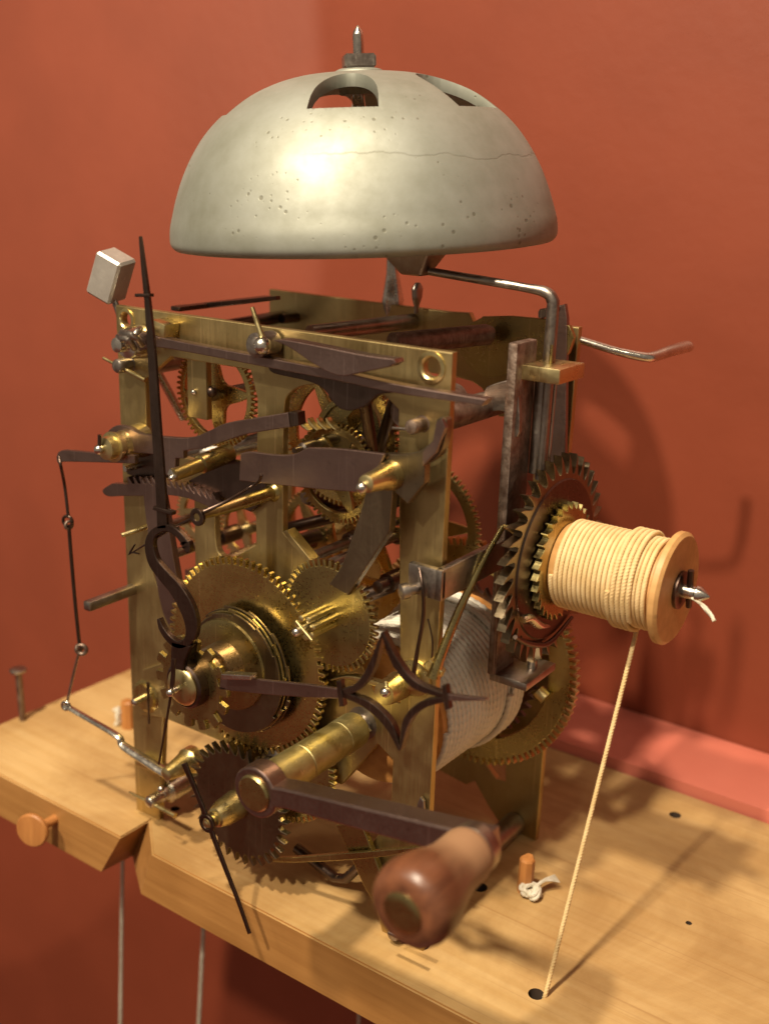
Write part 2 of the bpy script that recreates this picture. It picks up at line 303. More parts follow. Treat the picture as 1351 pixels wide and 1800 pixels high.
def tube(name, pts, r, m, parent=None, n=10, k=5, smooth=True, flat=1.0, lobes=None):
    P = [Vector(p) for p in pts]; rs = r if isinstance(r, (list, tuple)) else [r] * len(P)
    if smooth and len(P) > 2:
        Q, RR = [], []
        for i in range(len(P) - 1):
            p0, p1, p2, p3 = P[max(i - 1, 0)], P[i], P[i + 1], P[min(i + 2, len(P) - 1)]
            for s in range(k):
                t = s / k; Q.append(.5 * ((2 * p1) + (p2 - p0) * t + (2 * p0 - 5 * p1 + 4 * p2 - p3) * t * t + (3 * p1 - p0 - 3 * p2 + p3) * t ** 3)); RR.append(rs[i] + (rs[i + 1] - rs[i]) * t)
        Q.append(P[-1]); RR.append(rs[-1])
    else: Q, RR = P, list(rs)
    bm = bmesh.new(); rings = []; d0 = (Q[1] - Q[0]).normalized(); u, v = frame_of(d0); dist = 0
    for i, q in enumerate(Q):
        d = (Q[min(i + 1, len(Q) - 1)] - Q[max(i - 1, 0)]).normalized()
        u = (u - d * u.dot(d)).normalized(); v = d.cross(u)
        if i: dist += (q - Q[i - 1]).length
        ring = []
        for j in range(n):
            a = 2 * PI * j / n; rr = RR[i]
            if lobes: rr *= 1 + lobes[1] * abs(math.cos(1.5 * (a - dist * lobes[0]))) - lobes[1]
            ring.append(bm.verts.new(q + (u * math.cos(a) + v * math.sin(a) * flat) * rr))
        rings.append(ring)
    for a, b in zip(rings, rings[1:]):
        for i in range(n): bm.faces.new((a[i], a[(i + 1) % n], b[(i + 1) % n], b[i]))
    bm.faces.new(rings[0][::-1]); bm.faces.new(rings[-1]); bmesh.ops.recalc_face_normals(bm, faces=bm.faces)
    return put(name, mesh_from(bm, name), m, parent, 50)
def box(name, lo, hi, m, parent=None, bev=.0004, rot=None, about=None):
    bm = bmesh.new(); bmesh.ops.create_cube(bm, size=1)
    c = [(a + b) / 2 for a, b in zip(lo, hi)]; s = [b - a for a, b in zip(lo, hi)]
    for v in bm.verts: v.co = Vector((c[0] + v.co.x * s[0], c[1] + v.co.y * s[1], c[2] + v.co.z * s[2]))
    if bev: bmesh.ops.bevel(bm, geom=list(bm.edges), offset=min(bev, min(s) * .3), segments=2, affect='EDGES', profile=.5)
    if rot is not None: bmesh.ops.rotate(bm, verts=bm.verts, cent=about or c, matrix=rot)
    return put(name, mesh_from(bm, name), m, parent)
def ball(name, c, r, m, parent=None, n=16):
    bm = bmesh.new(); bmesh.ops.create_uvsphere(bm, u_segments=n, v_segments=n // 2, radius=r); bmesh.ops.translate(bm, verts=bm.verts, vec=c)
    return put(name, mesh_from(bm, name), m, parent, 60)
def gear_outline(n, ro, ri, kind='spur', ph=0.0):
    P = []; st = 2 * PI / n
    for i in range(n):
        a = ph + i * st
        if kind == 'spur':
            for f, r in ((-.27, ri), (-.24, ri + (ro - ri) * .75), (-.14, ro), (.14, ro), (.24, ri + (ro - ri) * .75), (.27, ri)): P.append((r, a + f * st))
        elif kind == 'saw':
            for f, r in ((-.46, ri), (-.1, ri + (ro - ri) * .25), (.30, ro), (.38, ro), (.44, ri)): P.append((r, a + f * st))
        elif kind == 'hook':
            for f, r in ((-.40, ri), (-.10, ri + (ro - ri) * .30), (.15, ri + (ro - ri) * .66), (.46, ro), (.34, ri + (ro - ri) * .50), (.30, ri + (ro - ri) * .2), (.36, ri)): P.append((r, a + f * st))
        elif kind == 'point':
            for f, r in ((-.42, ri), (-.2, ri + (ro - ri) * .28), (.12, ro), (.2, ro), (.16, ri + (ro - ri) * .3), (.3, ri)): P.append((r, a + f * st))
        elif kind == 'star':
            for f, r in ((-.30, ri), (-.25, ro - (ro - ri) * .1), (-.16, ro), (.16, ro), (.25, ro - (ro - ri) * .1), (.30, ri)): P.append((r, a + f * st))
    return [(r * math.cos(a), r * math.sin(a)) for r, a in P]
def spoke_holes(arms, r0, r1, w, ph=0.0, curved=True):
    H = []
    for i in range(arms):
        a0 = ph + i * 2 * PI / arms; a1 = a0 + 2 * PI / arms; wo = w / r1; wi = w / r0 * .5 if not curved else .0
        lp = []
        for s in range(15):
            t = s / 14; a = a0 + wo + (a1 - a0 - 2 * wo) * t; lp.append((r1 * math.cos(a), r1 * math.sin(a)))
        am = (a0 + a1) / 2
        if curved:                                   # crossings scalloped towards the hub
            for s in range(1, 12):
                t = s / 12; a = a1 - wo - (a1 - a0 - 2 * wo) * t; q = abs(2 * t - 1); r = r0 + (r1 - r0) * (q ** 2.6); lp.append((r * math.cos(a), r * math.sin(a)))
        else:
            for s in range(7):
                t = s / 6; wi2 = w / r0; a = a1 - wi2 - (a1 - a0 - 2 * wi2) * t; lp.append((r0 * math.cos(a), r0 * math.sin(a)))
        H.append(lp)
    return H
def circle2(r, n=32, cx=0, cy=0): return [(cx + r * math.cos(2 * PI * i / n), cy + r * math.sin(2 * PI * i / n)) for i in range(n)]
def wheel(name, c, y, ro, n, t, m, parent, dep=.0022, kind='spur', arms=0, rim=.004, hub=.006, armw=.0013, ph=0.0, aph=0.0, curved=True, axis='y', bev=.00025):
    loops = [gear_outline(n, ro, ro - dep, kind, ph)]
    if arms: loops += spoke_holes(arms, hub, ro - dep - rim, armw, aph, curved)
    me = prism(loops, t, bev)
    me = face_y(me, c[0], y, c[1]) if axis == 'y' else face_x(me, y, c[0], c[1])
    return put(name, me, m, parent)

# ================================================================== SETTING
def structure(o): o['kind'] = 'structure'; return o
WALL_Y = .214
structure(box('wall', (-3, WALL_Y, -1.2), (3, WALL_Y + .05, 2.2), 'wall', None, 0))
structure(box('floor', (-3, -3, -1.25), (3, WALL_Y - .001, -1.2), 'ledge', None, 0))

ledge = box('painted_ledge', (.035, .1628, -.045), (.60, WALL_Y - .0005, .0052), 'ledge', None, .0008)
tag(ledge, 'glossy terracotta painted ledge running along the wall behind the wooden board', 'ledge')

# the board, with its notch under the left pillar
def board():
    T = -.0225
    top = [(-.110, -.0183), (.0104, -.0183), (.0106, -.0025), (.0292, -.0183), (.62, -.0183), (.62, .1618), (-.104, .1618)]
    bot = [(-.110, -.0183), (-.0030, -.0183), (-.0010, -.0025), (.0215, -.0183), (.62, -.0183), (.62, .1618), (-.104, .1618)]
    bm = bmesh.new(); a = [bm.verts.new((x, y, 0)) for x, y in top]; b = [bm.verts.new((x, y, T)) for x, y in bot]
    bm.faces.new(a); bm.faces.new(b[::-1])
    for i in range(len(a)): j = (i + 1) % len(a); bm.faces.new((a[j], a[i], b[i], b[j]))
    bmesh.ops.recalc_face_normals(bm, faces=bm.faces)
    es = [e for e in bm.edges if abs(e.verts[0].co.z - e.verts[1].co.z) < 1e-6 and e.verts[0].co.z > -.001]
    bmesh.ops.bevel(bm, geom=es, offset=.0007, segments=2, affect='EDGES')
    me = mesh_from(bm, 'board'); o = bpy.data.objects.new('board_tmp', me); scene.collection.objects.link(o)
    bm = bmesh.new()
    HO = [(A(942, 1748, 'z', 0), .0028), (A(1186, 1433, 'z', 0), .0026), (A(1210, 1623, 'z', 0), .0012), (A(843, 1560, 'z', 0), .0030), (A(712, 1652, 'z', 0), .0022), (A(742, 1662, 'z', 0), .0026),
          (A(215, 1478, 'z', 0) + Vector((.0, .03, 0)), .002)]
    for c, r in HO:
        ret = bmesh.ops.create_cone(bm, cap_ends=True, segments=28, radius1=r, radius2=r, depth=.016)
        bmesh.ops.translate(bm, verts=ret['verts'], vec=(c.x, c.y, -.006))
    cm = bpy.data.meshes.new('cut'); bm.to_mesh(cm); bm.free(); cm.materials.append(M['hole']); me.materials.append(M['board'])
    co = bpy.data.objects.new('cut', cm); scene.collection.objects.link(co)
    md = o.modifiers.new('b', 'BOOLEAN'); md.object = co; md.solver = 'EXACT'; md.operation = 'DIFFERENCE'
    try: md.material_mode = 'TRANSFER'
    except Exception: pass
    dg = bpy.context.evaluated_depsgraph_get(); me2 = bpy.data.meshes.new_from_object(o.evaluated_get(dg))
    bpy.data.objects.remove(o); bpy.data.objects.remove(co)
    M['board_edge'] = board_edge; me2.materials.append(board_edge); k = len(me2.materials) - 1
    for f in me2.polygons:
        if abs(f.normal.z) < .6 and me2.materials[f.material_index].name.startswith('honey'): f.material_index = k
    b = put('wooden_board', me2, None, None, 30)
    return tag(b, 'thick honey coloured wooden board with a notch that carries the clock movement', 'wooden board')
board()

# ================================================================== THE MOVEMENT
mv = thing('clock_movement', 'open brass and steel striking clock movement under its bell, standing on the wooden board', 'clock movement', BASE)
W_, H_, D_ = .1485, .2166, .0866
def front_plate():
    wx = lambda x, z: (x, z)
    def q(px, py): v = A(px, py, 'y', 0); return (v.x, v.z)
    out = [(0, H_), (0, .0), (.0138, 0), q(287, 1262), q(395, 1306), q(470, 1335), q(600, 1380), q(640, 1335), q(664, 1308), q(690, 1336), q(686, 1440), q(655, 1480), q(640, 1520),
           (.1305, 0), (W_, 0), (W_, H_)]
    o1 = [(.0146, .1905), q(300, 627), q(440, 650), q(452, 700), q(451, 838), (.0144, .1640)]
    o2 = [(.0143, .1560), q(341, 871), q(343, 1010), q(300, 1100), (.0142, .115)]
    o3 = curve_smooth([q(376, 882) + (1,), q(449, 902) + (1,), q(450, 958) + (1,), q(416, 976), q(395, 980), q(380, 960)], True, 5)
    o4 = curve_smooth([q(510, 690), q(560, 676), q(660, 690), q(700, 720) + (1,), q(703, 1236) + (1,), q(662, 1228) + (1,), q(640, 1180), q(560, 1010) + (1,), q(497, 936) + (1,), q(498, 740)], True, 5)
    hole1 = circle2(.0031, 24, *q(758, 646)); hole2 = circle2(.0026, 24, *q(222, 562))
    me = face_y(prism([out, o1, o2, o3, o4, hole1, hole2], .003, .00035), 0, .0015, 0)
    return put('front_plate', me, 'brass', mv)
fp = front_plate()
for px, py, r in ((758, 646, .0052), (222, 562, .0043)):
    c = A(px, py, 'y', 0)     # countersunk rim
    bm = bmesh.new(); n = 32; rr = [(r * .62, .0014), (r * .62, -.0001), (r * .72, -.0006), (r * .97, -.0004), (r, .0002)]
    rings = [[bm.verts.new((c.x + a * math.cos(2 * PI * i / n), s, c.z + a * math.sin(2 * PI * i / n))) for i in range(n)] for a, s in rr]
    for a, b in zip(rings, rings[1:]):
        for i in range(n): bm.faces.new((a[i], a[(i + 1) % n], b[(i + 1) % n], b[i]))
    bmesh.ops.recalc_face_normals(bm, faces=bm.faces)
    put('screw_hole_rim', mesh_from(bm, 'rim'), 'brass_pale', fp)

def back_plate():
    def q(px, py): v = A(px, py, 'y', D_); return (v.x, v.z)
    out = [(0.0005, H_), (.0005, 0), (.013, 0), (.013, .045), (.03, .045), (.09, .017), q(819, 1380), q(834, 1373), (.124, .0085), q(878, 1448), (W_, 0), (W_, .2158), q(846, 556), q(862, 600), q(850, 605), q(824, 550), q(790, 548)]
    o1 = [(.014, .196), (.05, .196), (.052, .12), (.014, .10)]
    o2 = curve_smooth([(.064, .190, 1), (.105, .190), (.118, .178), (.128, .186), (.1345, .19, 1), (.1345, .06, 1), (.12, .05), (.07, .075, 1), (.062, .12)], True, 5)
    o3 = [q(850, 1340), q(888, 1345), q(888, 1374), q(872, 1370)]
    me = face_y(prism([out, o1, o2, o3], .003, .00035), 0, D_ + .0015, 0)
    return put('back_plate', me, 'brass', mv)
back_plate()

# pillars joining the plates, with their taper pins
def pillar(x, z, y0, y1, r, pin=None, m='steel'):
    o = lathe('pillar', (x, y0, z), (0, 1, 0), [(0, r * .2), (.0004, r * .45), (.001, r * .52), (-y0 - .0003, r * .52), (-y0 - .0002, r * .6), (-y0 + .0032, r * .6), (-y0 + .0034, r), (y1 - y0 - .0002, r)], m, mv, 24)
    return o
a = A(228, 640, 'y', 0); p1 = pillar(a.x, a.z, -.0070, D_, .0052)
tube('pin', [A(182, 629, 'y', -.004), A(256, 668, 'y', -.004)], [.0006, .0010], 'brass_pale', p1, 8)
a = A(742, 745, 'y', 0); p2 = pillar(a.x, a.z, -.0070, D_, .0046, m='steel_rust')
tube('pin', [A(690, 752, 'y', -.002), A(742, 756, 'y', -.002)], [.0005, .0008], 'steel', p2, 8)
a = A(284, 1398, 'y', 0); p3 = pillar(a.x, a.z, -.0080, D_, .0050, m='steel_bright')
tube('pin', [A(228, 1393, 'y', -.006), A(308, 1434, 'y', -.006)], [.0006, .0011], 'brass_pale', p3, 8)
a = A(905, 1446, 'y', D_); p4 = pillar(a.x, a.z, -.0050, D_, .0048, m='steel')
tube('pin', [A(684, 1640, 'y', -.012), A(740, 1664, 'y', -.012)], .0008, 'steel', p4, 8)

# ---------------------------------------------------------------- wheels between the plates
def train(name, px, py, y, r, n, m='brass_wheel', arms=4, rim=.0028, hub=.0055, t=.0018, dep=.0017, aph=.3, arb=True, curved=True, ph=0):
    c = A(px, py, 'y', y)
    w = wheel(name, (c.x, c.z), y, r, n, t, m, mv, dep, 'spur', arms, rim, hub, .0011, ph, aph, curved)
    if arb:
        lathe('arbor', (c.x, .003, c.z), (0, 1, 0), [(0, .0010), (.004, .0010), (.0045, .0020), (D_ - .008, .0020), (D_ - .0075, .0010), (D_ - .003, .0010)], 'steel', w, 14)
        z = lathe('pinion', (c.x, y + (.004 if y < .05 else -.016), c.z), (0, 1, 0), [(0, .0028), (.0004, .0036), (.0112, .0036), (.0116, .0028)], 'steel_dark', w, 16, smooth=10)
    return w
w = wheel('wheel', (.0386, .1862), .013, .0200, 58, .0020, 'brass_wheel', mv, .0019, 'spur', 4, .0022, .0065, .0011, 0, .12)
lathe('arbor', (.0386, .0045, .1862), (0, 1, 0), [(0, .001), (.004, .001), (.0045, .0022), (.074, .0022), (.0745, .001), (.080, .001)], 'steel', w, 14)
c = A(352, 690, 'y', .005); box('cock', (c.x - .0052, .0035, c.z - .0095), (c.x + .0045, .0065, c.z + .018), 'brass', mv, .0004)
ball('screw_head', (A(341, 689, 'y', .003)), .0013, 'steel_bright', mv)
ball('screw_head', (A(372, 688, 'y', .006)), .0022, 'steel_dark', mv)
train('wheel', 600, 768, .030, .0262, 72, arms=5, aph=.9, rim=.0038, m='brass_wheel')
train('wheel', 592, 832, .018, .0185, 56, arms=4, aph=.5, m='brass_old', rim=.0025)
train('wheel', 655, 935, .052, .0240, 64, arms=5, aph=.2, m='brass_wheel')
train('wheel', 352, 905, .040, .0135, 40, arms=4, aph=.0, m='brass_pale', rim=.003, hub=.004)
train('wheel', 735, 925, .068, .0290, 78, arms=4, aph=.15, m='brass_old', rim=.004)
train('wheel', 560, 945, .062, .0210, 56, arms=4, aph=.6, m='brass_old', rim=.003)
train('wheel', 430, 930, .056, .0150, 44, arms=4, aph=.3, m='brass_pale', rim=.003, hub=.004)
# slanting contrate teeth by the middle pillar
c = A(560, 772, 'y', .012)
crown = lathe('contrate_wheel', (c.x, .030, c.z + .001), (.45, -.75, .15), [(0, .0100), (.0004, .0110), (.0050, .0115), (.0056, .0113), (.0056, .0095), (.0010, .009), (.001, .001)], 'brass_old', mv, 30)
for i in range(10):
    a0 = A(505 + i * 13, 757 + (i % 3) * 1.5 + abs(i - 3) * 1.5, 'y', .004)
    if i < 4: stroke('tooth', [(524 + i * 16, 736 - i * .5, 2.5), (529 + i * 16, 747 - i * .5, 5), (541 + i * 16, 757 - i * .5, 2.5)], .006, .0028, 'brass_pale', crown)
# verge, hammer tails, dark steel clutter
bd = [((640, 700, .010), (665, 860, .03), .0022), ((700, 690, .02), (640, 880, .045), .0026), ((500, 930, .03), (700, 880, .05), .0024), ((450, 975, .02), (560, 940, .05), .0028),
      ((540, 870, .03), (600, 895, .05), .0035), ((620, 770, .03), (700, 800, .04), .0040), ((640, 1048, .03), (690, 1028, .04), .0028), ((580, 700, .04), (640, 760, .06), .0018), ((478, 900, .03), (500, 1080, .03), .0020)]
for (a, b, r) in bd:
    tube('strike_arbor', [A(a[0], a[1], 'y', a[2]), A(b[0], b[1], 'y', b[2])], r, 'steel_dark', mv, 12)
lathe('arbor_boss', A(690, 1020, 'y', .034), (0, 1, 0), [(-.010, .001), (-.0095, .0024), (-.004, .0024), (-.0038, .0036), (.004, .0036), (.0045, .0018), (.02, .0018)], 'steel_dark', mv, 20)
# diagonal lower brace of the plate (bright edge by the middle pillar)
plate('brace', [(497, 935), (503, 932), (546, 985), (541, 994)], -.0005, .0048, 'brass', mv, bev=.0002)
# bright steel arbors seen through the left opening
tube('arbor', [A(258, 825, 'y', .02), A(470, 770, 'y', .06)], .0042, 'steel_bright', mv, 16)
tube('lever', [A(270, 640, 'y', .02), A(322, 735, 'y', .035)], .0017, 'steel_bright', mv, 12)
tube('arbor', [A(380, 1000, 'y', .02), A(470, 960, 'y', .06)], .0036, 'steel_bright', mv, 16)
tube('arbor', [A(330, 1012, 'y', .02), A(372, 998, 'y', .03)], .0028, 'steel_bright', mv, 16)

# ---------------------------------------------------------------- levers over the top
stroke('top_lever', [(306, 541, 9), (400, 533, 9), (484, 524, 7)], .035, .003, 'steel_dark', mv)
box('crossbar', tuple(A(306, 541, 'z', .2150) - Vector((.002, 0, .0012))), tuple(A(306, 541, 'z', .2150) + Vector((.003, .055, .0006))), 'steel_dark', mv)
tube('arbor', [A(690, 604, 'y', .035), A(852, 588, 'y', .074), A(862, 590, 'y', .076)], [.0040, .0040, .0035], 'steel_rust', mv, 16, smooth=False)
a = A(545, 586, 'z', .2105); b = A(745, 562, 'z', .2105)
tube('hammer_arbor', [a, b], .0030, 'steel', mv, 14)
box('arbor_block', tuple(b - Vector((.006, .006, .004))), tuple(b + Vector((.004, .003, .003))), 'steel', mv)
tube('arbor', [A(495, 560, 'z', .206), A(640, 545, 'z', .206)], .0022, 'steel_dark', mv, 12)
tube('arbor', [A(360, 580, 'z', .2055), A(560, 545, 'z', .2055)], .0028, 'steel_dark', mv, 12)
# deep steel web between the plates at the right
plate('hammer_tail', [(850, 556), (1000, 572), (985, 640), (935, 645), (905, 650), (875, 662), (850, 662), (825, 645), (808, 620), (812, 600)], D_ - .006, .0022, 'brass_old', mv, smooth=True, k=3)

# front top lever with its boss at the left pillar
tl = plate('strike_lever', [(236, 582, 1), (262, 588), (330, 603), (480, 631), (600, 654), (700, 676), (856, 702, 1), (846, 713, 1), (700, 692), (600, 671), (480, 648), (330, 619), (270, 610), (240, 616)], -.0075, .0040, 'steel_purple', mv, smooth=True, k=4)
plate('lever_belly', [(470, 640, 1), (700, 682, 1), (704, 690, 1), (664, 694), (640, 714), (612, 722), (590, 713), (568, 684), (540, 670), (480, 656)], -.0045, .0026, 'steel_dark', tl, smooth=True, k=4)  # same lever in darker steel: the shade below the bar is in its colour
lathe('boss', A(250, 600, 'y', -.001), (0, -1, 0), [(0, .0062), (.006, .0058), (.008, .0052), (.0085, .003), (.0125, .0027), (.013, .0015)], 'steel_bright', tl, 28)
for i, (x0, y0, x1, y1) in enumerate(((208, 592, 236, 612), (214, 584, 250, 606), (224, 602, 246, 578))):
    tube('spring_coil', [A(x0, y0, 'y', -.012), A((x0 + x1) / 2 + 4, (y0 + y1) / 2 - 5, 'y', -.0145), A(x1, y1, 'y', -.010)], .0012, 'steel', tl, 10)
tb = plate('lifting_blade', [(480, 598, 1), (500, 597), (560, 608), (640, 624), (692, 631, 1), (695, 638, 1), (684, 645, 1), (630, 656), (603, 661), (578, 655), (545, 636), (510, 612)], -.0125, .0050, 'steel_purple', mv, smooth=True, k=5)
a = A(484, 603, 'y', -.001); pst = lathe('pillar_post', (a.x - .0012, -.001, a.z), (0, -1, 0), [(0, .0042), (.0085, .0042), (.0088, .0030), (.0100, .0030), (.0104, .0016)], 'steel', mv, 20)
ball('post_ball', A(461, 607, 'y', -.010), .0030, 'steel_bright', pst)
tube('taper_pin', [A(443, 540, 'y', -.009), A(463, 600, 'y', -.009)], [.0007, .0011], 'brass_pale', pst, 10)
# square brass screw on the top bar
a = A(300, 577, 'y', -.001); box('square_screw', (a.x - .0038, -.0075, a.z - .0022), (a.x + .0034, .0, a.z + .0030), 'brass_pale', mv, .0005, Matrix.Rotation(.18, 3, 'Y'))

# hammer weight on its stem, behind the left top corner
a = A(196, 487, 'y', .004); ax = (A(182, 455, 'y', .004) - A(208, 538, 'y', .004)).normalized()
stm = tube('fly_stem', [A(212, 560, 'y', .004), A(199, 522, 'y', .004), A(188, 500, 'y', .004)], .0012, 'steel', mv, 8)
bm = bmesh.new(); bmesh.ops.create_cube(bm, size=1)
for v in bm.verts: v.co = Vector((v.co.x * .0112, v.co.y * .0112, v.co.z * .0175))
bmesh.ops.bevel(bm, geom=list(bm.edges), offset=.0009, segments=1, affect='EDGES')
me = mesh_from(bm, 'w'); me.transform(Matrix.Translation(a + ax * .0005) @ Vector((0, 0, 1)).rotation_difference(Vector((.46, .0, 1)).normalized()).to_matrix().to_4x4() @ Matrix.Rotation(math.radians(14), 4, 'Z'))
put('balance_weight', me, 'steel_filed', mv, 20)

# ---------------------------------------------------------------- left-hand strike work
rh = plate('rack_hook', [(187, 776, 1), (190, 758), (204, 748), (224, 750), (246, 762), (290, 768), (335, 769), (370, 756), (396, 744), (440, 736), (506, 725, 1), (509, 751, 1), (440, 762), (405, 772), (362, 786), (322, 793, 1), (322, 806, 1), (308, 806, 1), (306, 838, 1), (290, 834, 1), (288, 800, 1), (240, 796), (212, 790)], -.0100, .0024, 'steel_purple', mv, smooth=True, k=4)
plate('hook_tip', [(508, 724), (522, 725), (524, 748), (511, 751)], -.0103, .0042, 'steel_dark', rh)
bx_ = .0119; bz_ = .1674
lathe('brass_boss', (bx_ + .0006, -.0005, bz_ - .0005), (0, -1, 0), [(0, .0066), (.003, .0064), (.009, .0056), (.0115, .0048), (.014, .0056), (.0150, .0058), (.0152, .0046), (.0185, .0042), (.0190, .002)], 'brass_pale', rh, 32)
ball('boss_ball', A(174, 790, 'y', -.0205), .0019, 'steel_bright', rh)
tube('boss_pin', [A(175, 764, 'y', -.0205), A(175, 790, 'y', -.0205)], .0007, 'steel_dark', rh, 8)
la = plate('repeat_arm', [(99, 804), (103, 794), (112, 791, 1), (178, 797, 1), (236, 801, 1), (236, 815, 1), (170, 813), (112, 812), (102, 815)], -.0130, .0022, 'steel_purple', mv, smooth=True, k=3)
yl = -.0135
tube('link_wire', [A(104, 803, 'y', yl - .002), A(107, 820, 'y', yl - .003), A(113, 850, 'y', yl), A(118, 890, 'y', yl), A(120, 910, 'y', yl)], .00062, 'steel_dark', la, 8)
def ring3(name, c, r, rr, m, par, yaw=0.3):
    c = Vector(c); pts = [c + Vector((math.cos(t) * r * math.cos(yaw), math.cos(t) * r * math.sin(yaw), math.sin(t) * r)) for t in [2 * PI * i / 16 for i in range(17)]]
    return tube(name, pts, rr, m, par, 8, smooth=False)
ring3('wire_eye', A(119, 916, 'y', yl), .0021, .00065, 'steel_dark', la)
ring3('wire_eye', A(121, 923, 'y', yl), .0016, .00060, 'steel_rust', la, 1.4)
tube('link_wire', [A(121, 925, 'y', yl), A(126, 990, 'y', yl), A(133, 1070, 'y', yl), A(140, 1136, 'y', yl)], .00075, 'steel_dark', la, 8)
ring3('wire_eye', A(143, 1142, 'y', yl), .0020, .0009, 'steel_rust', la, .6)
ring3('wire_eye', A(139, 1139, 'y', yl), .0014, .0008, 'steel_rust', la, 1.6)
tube('link_wire', [A(139, 1146, 'y', yl), A(128, 1190, 'y', yl), A(117, 1240, 'y', yl)], .00055, 'steel', la, 8)
bl = tube('bent_lever', [A(115, 1241, 'y', -.0135), A(150, 1261, 'y', -.0135), A(206, 1294, 'y', -.0135), A(214, 1308, 'y', -.0135), A(232, 1322, 'y', -.0135), A(305, 1368, 'y', -.0135)], [.0014, .0015, .0016, .0018, .0022, .0026], 'steel_bright', mv, 8, k=4, flat=.75)
ring3('lever_eye', A(116, 1241, 'y', -.014), .0018, .0007, 'steel_bright', bl)
plate('spring_foot', [(236, 1345), (290, 1368), (298, 1352), (245, 1330)], -.003, .003, 'brass_pale', bl)
lathe('brass_cone', A(330, 1340, 'y', -.006), (0, -1, 0), [(-.004, .0056), (.0, .0056), (.0006, .0050), (.004, .0042), (.012, .0026), (.0125, .0014)], 'brass_pale', bl, 28)
ball('cone_ball', A(283, 1387, 'y', -.018), .0014, 'steel_bright', bl)

# strike rack: toothed arc and its tail
def rack():
    P = []
    n = 15; x0, x1 = 226, 384
    def arc(x): t = (x - 226) / 158.; return 846 + 30 * t * t + 4 * t - 3 * math.sin(t * PI)
    bot = [(385, 893, 1), (372, 893), (330, 876), (285, 869, 1), (296, 930), (305, 985), (322, 1088), (310, 1116, 1), (286, 1078), (268, 985), (258, 925), (252, 872, 1), (215, 872), (192, 873), (182, 868), (181, 860), (196, 850)]
    P += curve_smooth(bot, False, 3)
    for i in range(n):
        x = x0 + (x1 - x0) * i / n; d = (x1 - x0) / n
        P += [(x, arc(x) + 5), (x - 3.5, arc(x) - 7), (x - 1.0, arc(x) - 8), (x + d * .55, arc(x) + 4)]
    P += [(x1, arc(x1) + 3), (388, 882)]
    return plate('strike_rack', P, -.0050, .0030, 'steel_purple', mv, bev=.0002)
rk = rack()
tube('stop_pin', [A(258, 926, 'y', 0), A(214, 941, 'y', -.009)], .0010, 'brass_pale', mv, 10)
tube('stop_pin', [A(252, 815, 'y', 0), A(219, 824, 'y', -.008)], .0013, 'steel_bright', mv, 10)
plate('rack_spring', [(222, 828), (250, 800), (268, 795), (298, 812), (292, 840), (240, 838)], -.0015, .002, 'steel_dark', mv, smooth=True, k=3)
# detent running diagonally with bright steel nose
gd = lathe('gathering_arbor', A(405, 795, 'y', .0), A(312, 833, 'y', -.024) - A(405, 795, 'y', .0), [(0, .0030), (.0005, .0036), (.014, .0034), (.0145, .0026), (.026, .0022), (.0262, .001)], 'brass_old', mv, 20)
box('arbor_nose', tuple(A(309, 833, 'y', -.024) - Vector((.002, .002, .0015))), tuple(A(309, 833, 'y', -.024) + Vector((.002, .002, .0015))), 'steel_bright', gd, .0005, Matrix.Rotation(.5, 3, 'Y'))
ball('nose_ball', A(302, 840, 'y', -.026), .0012, 'steel_bright', gd)
plate('detent', [(330, 846), (400, 808), (462, 815), (470, 875), (440, 900), (380, 868)], -.0022, .0020, 'steel_dark', mv)
box('square_bar', (.0016, -.024, .1015), (.0056, .003, .1055), 'steel', mv, .0008)

# ---------------------------------------------------------------- right-hand lifting piece
lp = plate('lifting_piece', [(422, 797, 1), (440, 794), (470, 798), (500, 800), (520, 797), (540, 787, 1), (600, 789), (676, 798, 1), (668, 815), (640, 866, 1), (560, 860), (420, 845, 1)], -.0110, .0016, 'steel_purple', mv, smooth=True, k=3)
la2 = plate('lifting_arm', [(676, 798, 1), (715, 798), (738, 792, 1), (762, 772), (766, 740, 1), (774, 733), (784, 738), (784, 762), (772, 800), (746, 818, 1), (745, 850, 1), (716, 886, 1), (690, 862, 1), (684, 935, 1), (611, 1047, 1), (578, 1027, 1), (592, 1008), (604, 985), (632, 905), (642, 866, 1), (668, 815)], -.0090, .0034, 'steel_tan', mv, smooth=True, k=3)
plate('arm_facing', [(742, 820), (766, 796), (782, 752), (776, 736), (766, 742), (760, 775), (742, 795)], -.0105, .0020, 'steel_purple', la2, bev=.0003)
X = (.1337, .1774)
bs = lathe('brass_boss', (X[0], -.006, X[1]), (0, -1, 0), [(0, .0050), (.003, .0049), (.006, .0043), (.009, .0036), (.0150, .0030), (.0162, .0028), (.0166, .002)], 'brass_pale', la2, 32)
ball('boss_ball', A(636, 857, 'y', -.0238), .0019, 'steel_bright', la2)
tube('boss_pin', [A(634, 868, 'y', -.0238), A(637, 850, 'y', -.0238)], .0006, 'steel_bright', la2, 8)

